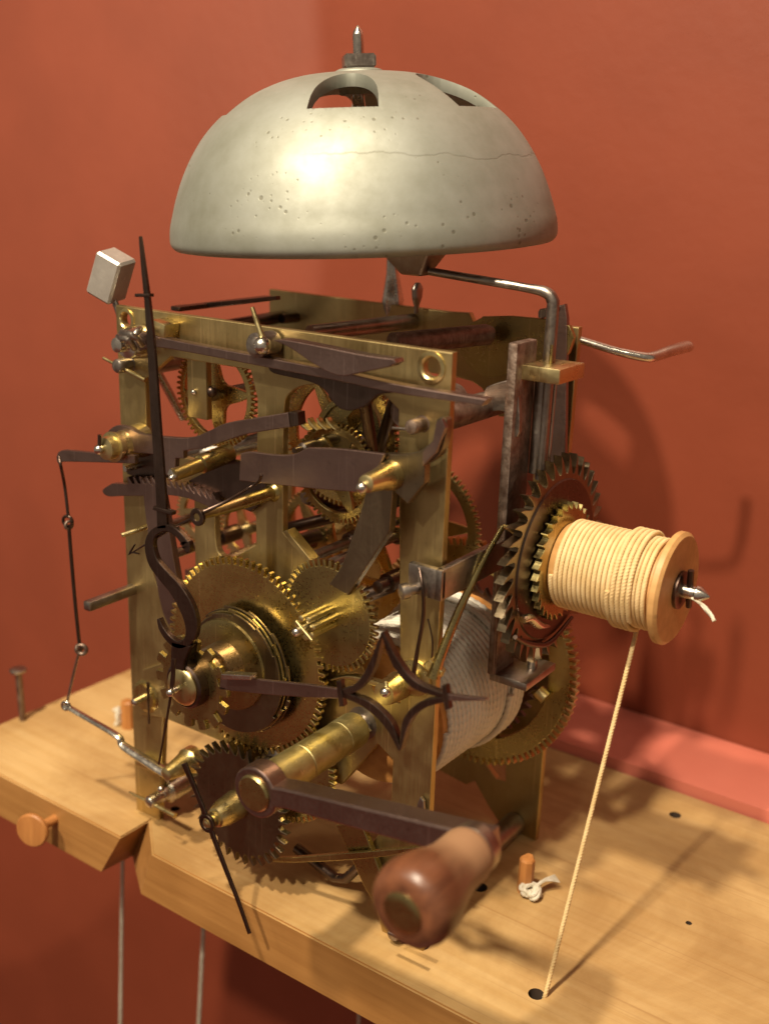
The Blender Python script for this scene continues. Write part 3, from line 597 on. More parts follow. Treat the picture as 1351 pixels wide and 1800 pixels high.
# ---------------------------------------------------------------- motion work on the main axis
AX, AZ = .0690, .0952
wheel('hour_wheel', (.0698, .0958), -.0065, .0381, 78, .0024, 'brass_wheel', mv, .0026, ph=.02)
def snail(k=0):
    P = []; steps = 12
    for i in range(steps):
        r = (.0212 + .00105 * min(i, 5)) if i < 9 else .0205; a0 = 2.35 - k * .16 - i * 2 * PI / steps; a1 = a0 - 2 * PI / steps
        for s in range(7): a = a0 + (a1 - a0) * s / 6; P.append((r * math.cos(a), r * math.sin(a)))
    return P
for i in range(3):
    s = 1 - i * .022
    put('snail', face_y(prism([[(x * s, z * s) for x, z in snail(i)]], .0010, .0002), .0700, -.0115 - i * .0014, .0945), 'brass_old' if i % 2 else 'steel_tan', mv)
lathe('snail_disc', (AX, -.0145, AZ), (0, -1, 0), [(0, .0176), (.0012, .0172), (.0016, .0150), (.0017, .005)], 'brass_old', mv, 56)
lathe('collar', (AX, -.0145, AZ), (0, -1, 0), [(.001, .0094), (.0085, .0090), (.0090, .0082)], 'copper', mv, 48)
lathe('collar', (AX, -.0215, AZ), (0, -1, 0), [(0, .0066), (.0090, .0064), (.0093, .0056), (.0095, .0045)], 'brass_pale', mv, 36)
wheel('star_wheel', (AX - .0004, AZ - .0006), -.0325, .0174, 14, .0020, 'brass_old', mv, .0036, 'star', ph=.1)
lathe('dial_ring', (AX, -.0335, AZ), (0, -1, 0), [(0, .0086), (.0036, .0084), (.0042, .0076), (.0042, .0070)], 'steel_dark', mv, 40)
cap = lathe('hand_cap', (AX, -.0365, AZ), (0, -1, 0), [(0, .0069), (.0016, .0069), (.0022, .0064), (.0027, .0050), (.0030, .0030), (.0031, .0012)], 'brass_pale', mv, 36)
lathe('hand_post', (AX, -.0385, AZ), (0, -1, 0), [(0, .0012), (.0042, .0011), (.0048, .0008)], 'steel_bright', mv, 14)
ctr = Vector((AX, -.0435, AZ)); ball('post_ball', ctr, .0015, 'steel_bright', mv)
def px_of(v):
    d = RM.transposed() @ (Vector(v) - CAM_LOC); return 675.5 + FPX * d.x / -d.z, 900 - FPX * d.y / -d.z
cx_, cy_ = px_of(ctr)
stroke('alarm_needle', [(cx_ + 5, 1158, 6), (cx_ + 2, cy_ - 16, 7), (cx_, cy_, 4), (cx_ - 10, cy_ + 60, 2.6), (cx_ - 22, 1345, 2.2)], -.0432, .0008, 'steel_dark', mv)
# serpentine minute hand
YH = -.0385
mh = stroke('minute_hand', [(244, 415, 2), (250, 470, 6), (258, 540, 9), (266, 640, 13), (272, 740, 15), (280, 850, 16), (284, 930, 17)], YH, .0014, 'steel_dark', mv)
stroke('hand_crossbar', [(236, 519, 6), (262, 519, 6)], YH - .0004, .0022, 'steel_dark', mh)
stroke('hand_crossbar', [(268, 893, 7), (302, 903, 7)], YH - .0004, .0022, 'steel_dark', mh)
stroke('hand_scroll', [(326, 957, 12), (312, 940, 11), (298, 930, 12), (284, 929, 13), (268, 938, 14), (261, 958, 15), (268, 988, 17), (286, 1012, 20), (306, 1035, 22), (323, 1062, 24), (334, 1092, 22), (334, 1118, 18), (322, 1133, 14), (308, 1133, 12), (293, 1121, 10), (282, 1104, 8), (277, 1088, 4)], YH, .0022, 'steel_dark', mh)
stroke('hand_nib', [(316, 955, 4), (325, 958, 16), (330, 972, 5)], YH, .0022, 'steel_dark', mh)
stroke('hand_root', [(318, 1132, 36), (312, 1160, 24), (310, 1186, 22), (310, 1196, 26)], YH, .0022, 'steel_dark', mh)
# hour hand with its pierced diamond
YR = -.0335
hh = stroke('hour_hand', [(386, 1200, 26), (470, 1209, 25), (540, 1215, 23), (604, 1221, 16)], YR, .0014, 'steel_purple', mv)
def arcs(p): return stroke('hand_arc', p, YR, .0026, 'steel_dark', hh)
arcs([(598, 1219, 12), (628, 1207, 13), (652, 1172, 13), (670, 1112, 2)])
arcs([(671, 1112, 4), (694, 1166, 13), (730, 1206, 13), (788, 1226, 8)])
arcs([(602, 1222, 9), (645, 1240, 14), (682, 1276, 14), (701, 1320, 3)])
arcs([(786, 1229, 9), (742, 1240, 14), (714, 1268, 14), (702, 1320, 3)])
stroke('hand_tip', [(780, 1226, 14), (820, 1229, 8), (854, 1230, 3)], YR, .0014, 'steel_purple', hh)
stroke('hand_crossbar', [(594, 1197, 8), (599, 1243, 8)], YR - .0004, .0024, 'steel_dark', hh)
stroke('hand_crossbar', [(779, 1206, 8), (785, 1248, 8)], YR - .0004, .0024, 'steel_dark', hh)
stroke('hand_clip', [(388, 1190, 10), (440, 1192, 8)], YR - .003, .0034, 'steel_bright', hh)

# left brass stud and its washer on the pillar
a = A(262, 1222, 'y', 0)
st = lathe('cock_washer', (a.x, .0, a.z), (0, -1, 0), [(0, .0072), (.0016, .0072), (.002, .0060), (.0032, .0056), (.0034, .002)], 'brass_wheel', mv, 36)
lathe('stud', (a.x, -.003, a.z), (0, -1, 0), [(0, .0017), (.0055, .0015), (.006, .0008)], 'steel_bright', st, 14)
tube('stud_pin', [A(260, 1200, 'y', -.007), A(262, 1272, 'y', -.006)], [.0007, .0004], 'steel_dark', st, 8)
plate('motion_bar', [(250, 1178), (330, 1150), (420, 1230), (400, 1308), (287, 1262), (246, 1255)], -.0016, .0020, 'brass', mv)

# alarm hand on its long arbor
ay = -.0368; ac = Vector((.0771, 0, .1585))
ah = lathe('alarm_arbor', (ac.x, .0, ac.z), (0, -1, 0), [(0, .0034), (.001, .0026), (.020, .0022), (.033, .0014), (.0372, .0013)], 'brass_old', mv, 20)
put('alarm_ring', face_y(prism([circle2(.0030, 28), circle2(.0013, 20)], .0014, .0003), ac.x, ay, ac.z), 'steel_dark', ah)
stroke('alarm_pointer', [(338, 911, 5), (300, 930, 4.5), (262, 953, 4), (224, 976, 1.6)], ay - .0006, .0009, 'steel_dark', ah)
stroke('pointer_barb', [(236, 957, 2), (228, 970, 3), (226, 975, 1.5)], ay - .0006, .0008, 'steel_dark', ah)
stroke('pointer_barb', [(243, 974, 2), (232, 972, 3), (226, 975, 1.5)], ay - .0006, .0008, 'steel_dark', ah)
tube('alarm_spring', [A(358, 900, 'y', ay), A(400, 880, 'y', -.03), A(440, 856, 'y', -.02), A(455, 846, 'y', -.02), A(459, 834, 'y', -.021)], [.0009, .0006, .0005, .0005, .0007], 'steel_dark', ah, 8)

# minute wheel and lantern pinion
mw = wheel('minute_wheel', (.1083, .1220), -.0060, .0203, 50, .0020, 'brass_old', mv, .0024, ph=.05)
for i in range(7):
    t = 2 * PI * i / 7 + .3; lathe('pinion_leaf', (.1083 + .0034 * math.cos(t), -.007, .1220 + .0034 * math.sin(t)), (0, -1, 0), [(0, .0011), (.0125, .0011), (.0128, .0006)], 'brass_pale', mw, 10)
lathe('pinion_arbor', (.1083, -.007, .1220), (0, -1, 0), [(0, .0016), (.0160, .0014), (.0165, .0008)], 'steel_bright', mw, 14)
ball('arbor_ball', (.1083, -.0238, .1220), .0016, 'steel_bright', mw)
tube('arbor_pin', [A(520, 1092, 'y', -.0225), A(548, 1126, 'y', -.0225)], .0006, 'brass_pale', mw, 8)

# lower wheels
lw = wheel('reverse_wheel', (.0860, .0585), -.0050, .0256, 60, .0020, 'brass_old', mv, .0024, ph=.04)
lathe('wheel_stud', (.0836, -.006, .0560), (0, -1, 0), [(0, .0060), (.001, .0055), (.0016, .0035), (.006, .0030), (.0064, .0016), (.0110, .0014), (.0115, .0008)], 'steel', lw, 22)
ew = wheel('escape_wheel', (.0708, .0368), -.0120, .0252, 34, .0024, 'steel_tan', mv, .0042, 'point', ph=.03)
lathe('escape_arbor', (.0708, -.0125, .0368), (0, -1, 0), [(0, .0058), (.008, .0052), (.0120, .0038), (.0124, .0030), (.0136, .0030), (.0138, .0018), (.0170, .0016)], 'brass_pale', ew, 28)
ec = Vector((.0708, -.0288, .0368)); ex, ey = px_of(ec)
sh = put('seconds_hand', face_y(prism([circle2(.0037, 30), circle2(.0021, 22)], .0014, .0003), ec.x, ec.y, ec.z), 'steel_dark', ew)
lathe('hand_bush', (ec.x, -.0263, ec.z), (0, -1, 0), [(0, .0021), (.0028, .0020), (.003, .0014), (.0034, .0008)], 'brass_pale', sh, 20)
stroke('hand_blade', [(ex + 5, ey + 14, 7), (ex + 26, ey + 70, 6), (ex + 52, ey + 137, 5), (437, 1643, 4.5)], -.0295, .0010, 'steel_dark', sh)
stroke('hand_tail', [(ex - 5, ey - 14, 8), (ex - 20, ey - 52, 6), (322, 1343, 9)], -.0295, .0010, 'steel_dark', sh)
stroke('click_spring', [(470, 1512, 6), (520, 1512, 10), (600, 1507, 13), (680, 1500, 12), (742, 1490, 2)], -.0060, .0016, 'brass_old', mv)
tube('bent_strap', [A(520, 1490, 'y', .01), A(588, 1543, 'y', .01), A(608, 1545, 'y', .01), A(640, 1515, 'y', .01)], .0020, 'steel_dark', mv, 8, smooth=False)
plate('foot_strap', [(590, 1450), (634, 1448), (655, 1500), (706, 1640), (688, 1642), (640, 1560)], -.0035, .0024, 'brass_old', mv)
plate('foot_spring', [(733, 1412), (738, 1402), (744, 1410), (748, 1470), (722, 1470)], -.002, .0015, 'steel', mv)
tube('steel_strap', [A(636, 1468, 'y', .015), A(662, 1540, 'y', .015)], .0022, 'steel', mv, 8)

# ---------------------------------------------------------------- winding drum, rope and great wheel
DX, DZ = .1190, .0820
dr = lathe('winding_drum', (DX, .0065, DZ), (0, 1, 0), [(0, .0240), (.0005, .0255), (.0040, .0255), (.0043, .0268), (.060, .0272), (.0602, .0285), (.0640, .0285)], 'drumwood', mv, 72)
lathe('drum_arbor', (DX, -.004, DZ), (0, 1, 0), [(0, .0030), (.0004, .0036), (.0035, .0036), (.0040, .0062), (.0100, .0062), (.0105, .003), (.085, .003)], 'steel', dr, 24)
lathe('arbor_bushing', (A(700, 1205, 'y', -.001)), (0, -1, 0), [(0, .0050), (.004, .0046), (.0085, .0040), (.0088, .0020)], 'brass_pale', mv, 26)
ball('bushing_ball', A(677, 1217, 'y', -.0135), .0018, 'steel_bright', mv)
tube('bushing_pin', [A(678, 1198, 'y', -.011), A(680, 1214, 'y', -.012)], .0008, 'brass_pale', mv, 8)
stroke('barrel_spring', [(580, 1196, 2), (610, 1191, 5), (650, 1200, 8), (690, 1212, 9)], -.006, .0030, 'brass_pale', mv)
gw = wheel('great_wheel', (DX - .0006, .0827), .0740, .0482, 96, .0036, 'brass_old', mv, .0030, arms=4, rim=.0085, hub=.014, armw=.003, aph=.35, curved=False)
wheel('drum_ratchet', (DX, DZ), .0695, .0330, 44, .0022, 'steel_dark', gw, .0026, 'saw')
tube('great_click', [A(945, 1215, 'y', .069), A(958, 1228, 'y', .069)], .003, 'brass_pale', gw, 8)
# coils of rope, each turn its own ring but one running helix
def helix(name, c, axis, r0, r1, s0, s1, turns, rr, m, par, lob, seg=96, n=9, sag=0):
    pts = []; axis = Vector(axis); u, v = frame_of(axis); N = int(turns * seg)
    for i in range(N + 1):
        t = i / N; a = 2 * PI * turns * t; r = r0 + (r1 - r0) * t + random.uniform(-1, 1) * sag
        pts.append(Vector(c) + axis * (s0 + (s1 - s0) * t) + (u * math.cos(a) + v * math.sin(a)) * r)
    return tube(name, pts, rr, m, par, n, smooth=False, lobes=lob)
helix('rope_coil', (DX, 0, DZ), (0, 1, 0), .0274, .0284, .0120, .0628, 19.5, .00130, 'cord_white', dr, (760, .20), 420, 10)
helix('rope_coil', (DX, 0, DZ), (0, 1, 0), .0304, .0304, .0520, .0620, 3.6, .00130, 'cord_white', dr, (760, .20), 420, 10)

# ---------------------------------------------------------------- bracket, ratchet and cord spool on the right
SY, SZ = .0490, .1406
br = box('bracket_arm', (.1496, -.0060, .1384), (.1524, .0400, .1490), 'steel', mv, .0006)
a0 = A(722, 1000, 'y', -.004); box('clamp', (a0.x, -.0060, .1384), (.1524, -.0030, .1490), 'steel', br, .0010)
lathe('clamp_screw', A(738, 1033, 'y', -.006), (-.55, -.85, -.12), [(0, .0018), (.004, .0018), (.0042, .0026), (.0066, .0026), (.007, .0018)], 'steel', br, 18)
vb = box('upright_bar', (.1488, .0335, .0975), (.1525, .0475, .2162), 'steel_rust', mv, .0008)
fl = A(868, 690, 'x', .1488)
plate('arbor_flange', [(849, 722), (850, 690), (862, 677), (905, 674), (912, 760), (898, 762), (888, 724)], .036, .002, 'steel', vb, smooth=True, k=3)
lathe('flange_boss', (.1290, .0330, A(880, 712, 'y', .036).z), (0, 1, 0), [(-.029, .0052), (.002, .0052)], 'steel_rust', vb, 24)
box('foot_tab', (.1500, .0335, .0955), (.1650, .0560, .0985), 'steel', vb, .0005)
lathe('tab_pin', (.1600, .0470, .0985), (0, 0, 1), [(0, .0018), (.003, .0016)], 'steel', vb, 12)
c1 = A(914, 640, 'y', .0375); c2 = A(984, 650, 'y', .0375)
gb = box('guide_block', (c1.x, .0375, c1.z - .0050), (c2.x, .0560, c1.z), 'brass_pale', mv, .0004)
lx, ly = .1560, .0495
hr = tube('hammer_rod', [(lx, ly, .168), (lx, ly, .200), (lx, ly, .225), (lx - .0004, ly, .2292), (lx - .0030, ly - .0006, .2316), (.146, .0478, .2325), (.130, .0440, .2341), (.113, .0400, .2357)], [.0019, .0021, .0021, .0021, .0019, .0015, .0015, .0014], 'steel', mv, 12)
tube('rod_pin', [(lx + .0022, ly - .003, .2150), (lx + .0022, ly - .003, .2065)], .0006, 'brass_old', hr, 8)
tube('lift_wire', [A(977, 664, 'y', .046), A(962, 830, 'y', .046)], .0005, 'copper', mv, 6)
tube('guide_tube', [(lx - .002, ly, .203), (lx - .002, ly, .170)], .0026, 'steel', hr, 14)
# hammer head inside the bell mouth
bm = bmesh.new(); hc = Vector((.1055, .0400, .2340))
tp = [(-.016, -.008, .014), (.014, -.008, .014), (.014, .010, .014), (-.016, .010, .014)]; bt = [(-.002, -.0035, 0), (.006, -.0035, .0), (.006, .003, .0), (-.002, .003, .0)]
va = [bm.verts.new(hc + Vector(p)) for p in tp]; vb_ = [bm.verts.new(hc + Vector(p)) for p in bt]
bm.faces.new(va); bm.faces.new(vb_[::-1])
for i in range(4): j = (i + 1) % 4; bm.faces.new((va[j], va[i], vb_[i], vb_[j]))
bmesh.ops.recalc_face_normals(bm, faces=bm.faces); bmesh.ops.bevel(bm, geom=list(bm.edges), offset=.0006, segments=1, affect='EDGES')
put('hammer_head', mesh_from(bm, 'hammer'), 'steel', hr, 20)
s2 = plate('stop_strip', [(978, 540), (992, 534), (996, 560), (992, 860), (962, 860), (968, 640)], .0800, .0022, 'steel_purple', mv)
plate('strip_arm', [(945, 548), (948, 543), (985, 536), (985, 548), (950, 560), (945, 558)], .0800, .003, 'steel', s2)
tube('hammer_tail_rod', [(.140, .088, .2125), A(1028, 600, 'y', .0905), A(1080, 616, 'y', .094), A(1130, 627, 'y', .099), A(1150, 626, 'y', .103), A(1180, 616, 'y', .114), A(1207, 609, 'y', .128)], [.0018, .0018, .0019, .0022, .0023, .0026, .0028], 'steel_bright', mv, 12, flat=.8)
# big hooked ratchet, inner ratchet, click
rw = wheel('ratchet_wheel', (SY, SZ), .1630, .0374, 38, .0034, 'steel_tan', mv, .0068, 'hook', axis='x', ph=.05, bev=.00015)
lathe('ratchet_face', (.1645, SY, SZ), (1, 0, 0), [(0, .0290), (.0006, .0286), (.0008, .0284)], 'steel_dark', rw, 64)
wheel('inner_ratchet', (SY, SZ), .1672, .0210, 32, .0026, 'brass_old', rw, .0022, 'saw', axis='x', bev=.0002)
cp = A(925, 1092, 'x', .1665)
click = tube('ratchet_click', [A(918, 1090, 'x', .1675), A(930, 1086, 'x', .1680), A(945, 1098, 'x', .1680), A(962, 1100, 'x', .1675)], [.0016, .0020, .0022, .0010], 'steel_bright', rw, 10, flat=.7)
tube('click_spring', [A(905, 1120, 'x', .1665), A(930, 1132, 'x', .1665), A(965, 1130, 'x', .1665), A(1005, 1085, 'x', .1665)], [.0008, .0010, .0010, .0006], 'steel_dark', rw, 8)
sp = lathe('cord_spool', (.1685, SY, SZ), (1, 0, 0), [(0, .0137), (.0005, .0140), (.0370, .0140), (.0374, .0182), (.0380, .0190), (.0398, .0190), (.0408, .0178), (.0410, .0050)], 'spoolwood', mv, 72)
helix('cord_coil', (0, SY, SZ), (1, 0, 0), .0150, .0150, .1705, .2040, 19.5, .00087, 'cord_cream', sp, (2000, .22), 360, 11)
helix('cord_coil', (0, SY, SZ), (1, 0, 0), .0166, .0166, .1915, .1990, 4.1, .00096, 'cord_cream', sp, (1900, .40), 300, 12)
lathe('spool_washer', (.2088, SY, SZ), (1, 0, 0), [(0, .0064), (.0018, .0064), (.0022, .0056), (.0024, .003)], 'steel_dark', sp, 32)
lathe('spool_tip', (.2100, SY, SZ), (1, 0, 0), [(0, .0024), (.0050, .0023), (.0055, .0028), (.0068, .0026), (.0098, .0004)], 'steel_bright', sp, 18)
tube('spool_pin', [(.2130, SY - .001, SZ + .0078), (.2130, SY, SZ), (.2130, SY + .001, SZ - .0055)], [.0011, .0012, .0010], 'steel_dark', sp, 8)
for k in range(3):
    tube('cord_end', [(.2145, SY - .001 * k, SZ - .001), (.2185 + .0006 * k, SY - .002, SZ - .0030), (.2215 + .001 * k, SY - .002 - .001 * k, SZ - .0052 - .0004 * k)], [.0006, .0005, .0007], 'string', sp, 7, lobes=(3000, .3))
# brass trip wire from the drum bushing to the ratchet
tw = tube('trip_lever', [A(762, 1190, 'y', -.004), A(772, 1160, 'y', -.002), A(808, 1070, 'y', .008), A(850, 985, 'y', .018), A(880, 932, 'y', .026), A(884, 926, 'y', .027), A(896, 930, 'y', .028), A(906, 938, 'y', .030)],
     [.0030, .0021, .0017, .0013, .0012, .0012, .0012, .0012], 'brass_old', mv, 8, k=4, flat=.8)
lathe('trip_pivot', A(730, 1190, 'y', .0), (0, -1, 0), [(0, .0066), (.0012, .0064), (.0016, .0034), (.0036, .0034), (.004, .002)], 'brass_pale', tw, 28)
plate('trip_fork', [(742, 1168), (754, 1160), (776, 1182), (770, 1194), (760, 1192), (748, 1176)], -.004, .003, 'brass_pale', tw)
tube('trip_spring', [A(735, 992, 'y', -.005), A(742, 1030, 'y', -.008), A(744, 1080, 'y', -.007), A(734, 1140, 'y', -.006), A(726, 1188, 'y', -.005)], [.0004, .0006, .0007, .0007, .0010], 'steel_dark', mv, 8)
tube('hair_spring', [A(752, 1088, 'y', -.002), A(760, 1130, 'y', -.002), A(756, 1180, 'y', -.002)], .0003, 'steel_dark', mv, 6)

# ---------------------------------------------------------------- bell
def bell():
    ctr = Vector((.0705, .060, .2437)); R = .0716
    outer = [(.0700, -.0020), (.0712, -.0006), (.0716, .0015), (.0712, .0060), (.0699, .0110), (.0683, .0165), (.0655, .0240), (.0617, .0315), (.0565, .0392), (.0500, .0458), (.0415, .0520), (.0320, .0562), (.0220, .0590), (.0120, .0602), (.0060, .0604)]
    outer = [(r, z * .955) for r, z in outer]
    def dens(p, k=4):
        q = curve_smooth([(a, b) for a, b in p], False, k); return q
    o = dens(outer); inner = [(max(.004, r - .0040 - .0 * z), z - .0040 if z > .05 else z - .0012) for r, z in outer[1:]]
    inner = dens([(.0682, -.0022)] + [(max(.003, r - .0036 * (1 - z / .09)), z - .0042 * (z / .06)) for r, z in outer[2:]])
    prof = o + inner[::-1]; n = 160; bm = bmesh.new(); rings = []
    for r, z in prof: rings.append([bm.verts.new((r * math.cos(2 * PI * i / n), r * math.sin(2 * PI * i / n), z)) for i in range(n)])
    L = len(rings)
    for j in range(L):
        a, b = rings[j], rings[(j + 1) % L]
        for i in range(n): bm.faces.new((a[i], a[(i + 1) % n], b[(i + 1) % n], b[i]))
    bmesh.ops.recalc_face_normals(bm, faces=bm.faces)
    me = mesh_from(bm, 'bell'); o1 = bpy.data.objects.new('bt', me); scene.collection.objects.link(o1)
    # five arched openings round the crown
    bm = bmesh.new(); cam_az = math.atan2(CAM_LOC.y - ctr.y, CAM_LOC.x - ctr.x)
    for deg in (-6.5, 57, 130, 202, 276):
        a0 = cam_az + math.radians(deg)
        pts = []
        hw = math.radians(13.5 if deg < 0 else 16); Rb = .0500
        for s in range(9): a = -hw + 2 * hw * s / 8; pts.append((Rb * math.cos(a), Rb * math.sin(a)))
        wd = Rb * math.sin(hw)
        for s in range(1, 18):
            t = PI * s / 18; x = Rb * math.cos(hw) - math.sin(t) ** .8 * .0235; yv = wd * math.cos(t) * (1 - .18 * math.sin(t)); pts.append((x, yv))
        rot = [(x * math.cos(a0) - y * math.sin(a0), x * math.sin(a0) + y * math.cos(a0)) for x, y in pts]
        lo = [bm.verts.new((x, y, .02)) for x, y in rot]; hi = [bm.verts.new((x, y, .09)) for x, y in rot]
        bm.faces.new(lo[::-1]); bm.faces.new(hi)
        for i in range(len(lo)): j = (i + 1) % len(lo); bm.faces.new((lo[i], lo[j], hi[j], hi[i]))
    bmesh.ops.recalc_face_normals(bm, faces=bm.faces)
    cm = mesh_from(bm, 'cut'); o2 = bpy.data.objects.new('ct', cm); scene.collection.objects.link(o2)
    md = o1.modifiers.new('b', 'BOOLEAN'); md.object = o2; md.solver = 'EXACT'; md.operation = 'DIFFERENCE'
    bv = o1.modifiers.new('bv', 'BEVEL'); bv.width = .0015; bv.segments = 3; bv.limit_method = 'ANGLE'; bv.angle_limit = math.radians(38); bv.use_clamp_overlap = True
    dg = bpy.context.evaluated_depsgraph_get(); me2 = bpy.data.meshes.new_from_object(o1.evaluated_get(dg))
    bpy.data.objects.remove(o1); bpy.data.objects.remove(o2)
    view = (ctr - CAM_LOC); view.z = 0; view.normalize()
    T = Matrix.Translation(ctr) @ Matrix.Rotation(math.radians(-3.3), 4, view)
    b = bpy.data.objects.new('bell', me2); scene.collection.objects.link(b); me2.materials.clear(); me2.materials.append(M['bell'])
    me2.shade_smooth(); me2.set_sharp_from_angle(angle=math.radians(45))
    b.parent = mv; b.matrix_parent_inverse = Matrix.Identity(4); b.matrix_local = Matrix.Translation(-BASE) @ T
    up = T.to_3x3() @ Vector((0, 0, 1)); base = T @ Vector((0, 0, .0))
    # local parts of the bell: built in bell space
    def loc(o): o.parent = b; return o
    lathe2 = lambda name, s, prof, m, n=24: None
    def part(name, me, m):
        o = bpy.data.objects.new(name, me); scene.collection.objects.link(o); me.materials.clear(); me.materials.append(M[m]); me.shade_smooth(); me.set_sharp_from_angle(angle=math.radians(30)); o.parent = b; return o
    def lat(prof, n):
        bm = bmesh.new(); rs = [[bm.verts.new((r * math.cos(2 * PI * i / n + .35), r * math.sin(2 * PI * i / n + .35), z)) for i in range(n)] for z, r in prof]
        for p, q in zip(rs, rs[1:]):
            for i in range(n): bm.faces.new((p[i], p[(i + 1) % n], q[(i + 1) % n], q[i]))
        bm.faces.new(rs[0][::-1]); bm.faces.new(rs[-1]); return mesh_from(bm, 'l')
    part('crown_boss', lat([(.050, .007), (.0572, .0092), (.0582, .0085), (.0588, .0072), (.0590, .003)], 40), 'bell')
    nut = bmesh.new(); bmesh.ops.create_cube(nut, size=1)
    for v in nut.verts: v.co = Vector((v.co.x * .0112, v.co.y * .0112, .0613 + v.co.z * .0046))
    bmesh.ops.rotate(nut, verts=nut.verts, cent=(0, 0, 0), matrix=Matrix.Rotation(cam_az + .12, 3, 'Z'))
    bmesh.ops.bevel(nut, geom=list(nut.edges), offset=.0006, segments=2, affect='EDGES'); part('square_nut', mesh_from(nut, 'nut'), 'steel')
    part('threaded_stud', lat([(.055, .0016)] + [(.0636 + i * .0004, .0019 if i % 2 else .0020) for i in range(18)] + [(.0715, .0015), (.0732, .0002)], 20), 'steel_bright')
    return b, T
bell_o, BT = bell()
# standard that carries the bell, rising from the back plate
foot = A(690, 528, 'y', .0905)
tube('bell_standard', [foot + Vector((0, 0, -.045)), foot + Vector((0, 0, -.012)), foot, foot + Vector((-.0004, -.0005, .012)), foot + Vector((.0, -.004, .026)), BT @ Vector((0.0, 0, .044)), BT @ Vector((0, 0, .058))],
     [.0030, .0036, .0046, .0024, .0021, .0023, .0025], 'steel_bright', mv, 16, k=6)
thumb = A(733, 514, 'y', .0800); tube('thumb_screw', [thumb + Vector((.0, 0, -.008)), thumb + Vector((0, 0, -.005)), thumb + Vector((0, 0, -.002)), thumb + Vector((0, 0, .0015)), thumb + Vector((0, 0, .0038))], [.0014, .0016, .0030, .0034, .0014], 'steel', mv, 14, flat=.45)

# ================================================================== winding crank (slips onto the drum arbor)
CK = Vector((DX, -.0600, .0815))
ck = thing('winding_crank', 'winding crank with brass sleeve, brown steel arm and turned wooden handle, on the front', 'crank', CK)
lathe('sleeve', (DX, -.0035, .0815), (0, -1, 0), [(0, .0040), (.0004, .0060), (.002, .0064), (.0100, .0064), (.0102, .0062), (.0300, .0064), (.0303, .0061), (.0307, .0065), (.0475, .0066)], 'brass_sleeve', ck, 48)
lathe('square_end', (DX, -.0015, .0815), (0, -1, 0), [(0, .0052), (.0025, .0050), (.0028, .0040)], 'steel_bright', ck, 4, smooth=10)
arm_end = A(836, 1489, 'y', -.0560)
def crank_arm():
    y0 = -.0560; pe = Vector((arm_end.x, arm_end.z)); pc = Vector((DX, .0815)); d = (pe - pc).normalized(); nn = Vector((-d.y, d.x)); P = []
    ang = math.atan2(d.y, d.x)
    for s in range(25): a = ang + .42 + (2 * PI - .84) * s / 24; P.append((pc.x + .0086 * math.cos(a), pc.y + .0086 * math.sin(a)))
    P += [tuple(pc + d * .012 - nn * .0030), tuple(pe + d * .004 - nn * .0044), tuple(pe + d * .004 + nn * .0040), tuple(pc + d * .012 + nn * .0038)]
    return put('arm', face_y(prism([P], .0075, .0007), 0, y0 + .0030, 0), 'steel_purple', ck)
arm_ = crank_arm()
lathe('cap', (DX, -.0550, .0815), (0, -1, 0), [(0, .0062), (.0022, .0062), (.0028, .0056), (.0030, .003)], 'brass_old', ck, 40)
hd = lathe('handle', (arm_end.x, -.0590, arm_end.z), (0, -1, 0), [(0, .0068), (.0002, .0074), (.002, .0078), (.006, .0078), (.010, .0080), (.0140, .0088), (.0175, .0100), (.021, .0110), (.0245, .0116), (.0275, .0115), (.0300, .0106), (.0315, .0090), (.0320, .0074)], 'handle', ck, 64, smooth=60)
lathe('ferrule', (arm_end.x, -.0545, arm_end.z), (0, -1, 0), [(0, .0062), (.0002, .0070), (.0044, .0074), (.0048, .0068)], 'steel', hd, 40)
lathe('end_cap', (arm_end.x, -.0905, arm_end.z), (0, -1, 0), [(0, .0056), (.0008, .0056), (.0011, .0051), (.0012, .003)], 'brass_old', hd, 40)

# ================================================================== loose things on and under the board
def rope_thing(name, pts, r, m, label, cat, group=None, lob=(1900, .38), n=12):
    # resample finely for the twist
    Q = []
    for a, b in zip(pts, pts[1:]):
        a, b = Vector(a), Vector(b); k = max(2, int((b - a).length / .00035))
        Q += [a.lerp(b, i / k) for i in range(k)]
    Q.append(Vector(pts[-1])); o = tube(name, Q, r, m, None, n, smooth=False, lobes=lob); return tag(o, label, cat, group)
h0 = A(958, 1752, 'z', 0)
rope_thing('spool_cord', [A(1120, 1100, 'x', .1965), A(1112, 1135, 'x', .1965), h0 + Vector((0, 0, .001)), h0 + Vector((-.002, 0, -.012))], .00088, 'cord_cream', 'cream twisted cord running down from the spool into the round hole in the board', 'cord')
rope_thing('hanging_cord', [A(216, 1470, 'y', .03), A(214, 1600, 'y', .03), A(211, 1850, 'y', .03)], .0010, 'string', 'pale cord hanging below the board under the notch, leftmost of three', 'cord', 'cords hanging below the board')
rope_thing('hanging_cord', [A(359, 1560, 'y', .05), A(357, 1640, 'y', .05), A(347, 1850, 'y', .05)], .0011, 'string', 'pale cord hanging below the board under the seconds hand, middle of three', 'cord', 'cords hanging below the board')
rope_thing('hanging_cord', [A(634, 1700, 'y', .10), A(631, 1760, 'y', .10), A(629, 1850, 'y', .10)], .0008, 'string', 'dim cord hanging in the shadow below the board, rightmost of three', 'cord', 'cords hanging below the board')
nb = A(40, 1266, 'z', 0); nt_ = A(32, 1178, 'y', nb.y)
nl = thing('nail', 'tall rusty nail standing in the left end of the board', 'nail', nb)
dn = (nt_ - nb); lathe('shank', nb - dn * .05, dn, [(0, .0016), (dn.length * 1.02, .0017)], 'steel_rust', nl, 16)
lathe('head', nb + dn * .95, dn, [(0, .0020), (.0006, .0040), (.0018, .0042), (.0022, .0034)], 'steel', nl, 20)
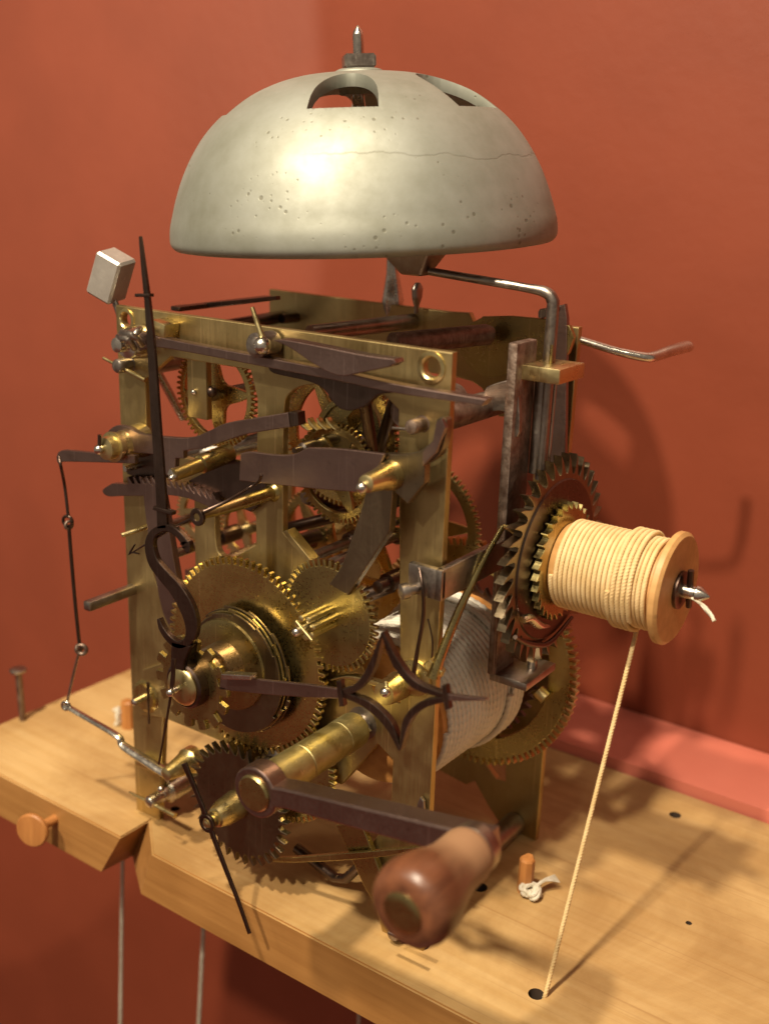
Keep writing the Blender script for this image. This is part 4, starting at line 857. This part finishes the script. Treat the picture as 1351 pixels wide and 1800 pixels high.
kb = A(58, 1461, 'y', -.030); kn = thing('drawer_knob', 'round flat wooden knob on the front edge of the board at the left', 'knob', Vector((kb.x, -.0186, kb.z)))
lathe('stem', (kb.x, -.017, kb.z), (0, -1, 0), [(0, .0022), (.012, .0020)], 'peg', kn, 14)
kd = lathe('disc', (kb.x - .001, -.0285, kb.z), (.35, -1, .08), [(0, .0068), (.0004, .0074), (.0018, .0076), (.0026, .0070), (.0030, .0040)], 'peg', kn, 36)
def peg(px, py, h, lab, r=.0035, grp='pegs with string in the board'):
    b = A(px, py, 'z', 0); t = thing('wooden_peg', lab, 'peg', b, grp)
    bm = bmesh.new(); n = 8; rings = []
    for k, (z, s) in enumerate(((-.002, 1), (h * .5, 1), (h * .93, .98), (h, .8))):
        rings.append([bm.verts.new(b + Vector((r * s * math.cos(2 * PI * i / n + .4), r * s * math.sin(2 * PI * i / n + .4), z + (random.uniform(-.0006, .0006) if k > 1 else 0)))) for i in range(n)])
    for p, q in zip(rings, rings[1:]):
        for i in range(n): bm.faces.new((p[i], p[(i + 1) % n], q[(i + 1) % n], q[i]))
    bm.faces.new(rings[0][::-1]); bm.faces.new(rings[-1]); put('peg_body', mesh_from(bm, 'peg'), 'peg', t, 25)
    return t, b
t, b = peg(922, 1566, .0150, 'short square wooden peg standing in the board behind the crank handle', .0031)
kn2 = thing('string_knot', 'frayed white string knotted round the foot of the wooden peg behind the crank handle', 'string', b + Vector((.003, -.006, .001)), None)
kc = A(928, 1568, 'z', .002)
pts = [];
for i in range(60):
    a = i * .62; pts.append(kc + Vector((math.cos(a) * .0026 + i * .00004, math.sin(a * 1.31) * .0024, .0008 + math.sin(a * .7) * .0018)))
tube('knot', pts, .0010, 'string', kn2, 8, k=3, lobes=(2500, .3))
for k in range(7):
    e = A(975 + k * 1.5, 1538 + k * 2.2, 'z', .004); tube('frayed_end', [kc + Vector((.002, 0, .002)), kc.lerp(e, .5) + Vector((0, 0, .001 + .0003 * k)), e], [.0007, .0005, .0002], 'string', kn2, 6)
t, b = peg(226, 1278, .0145, 'orange wooden peg standing in the board behind the left brass pillar', .0035)
kw = A(208, 1262, 'z', .004); pts = [kw + Vector((math.cos(i * .7) * .0013, math.sin(i * .9) * .0013, math.sin(i * .33) * .0045)) for i in range(30)]
o = tube('string_knot', pts, .0011, 'string', None, 8, k=2, lobes=(2500, .3)); tag(o, 'small white string loop beside the orange peg at the left pillar', 'string')
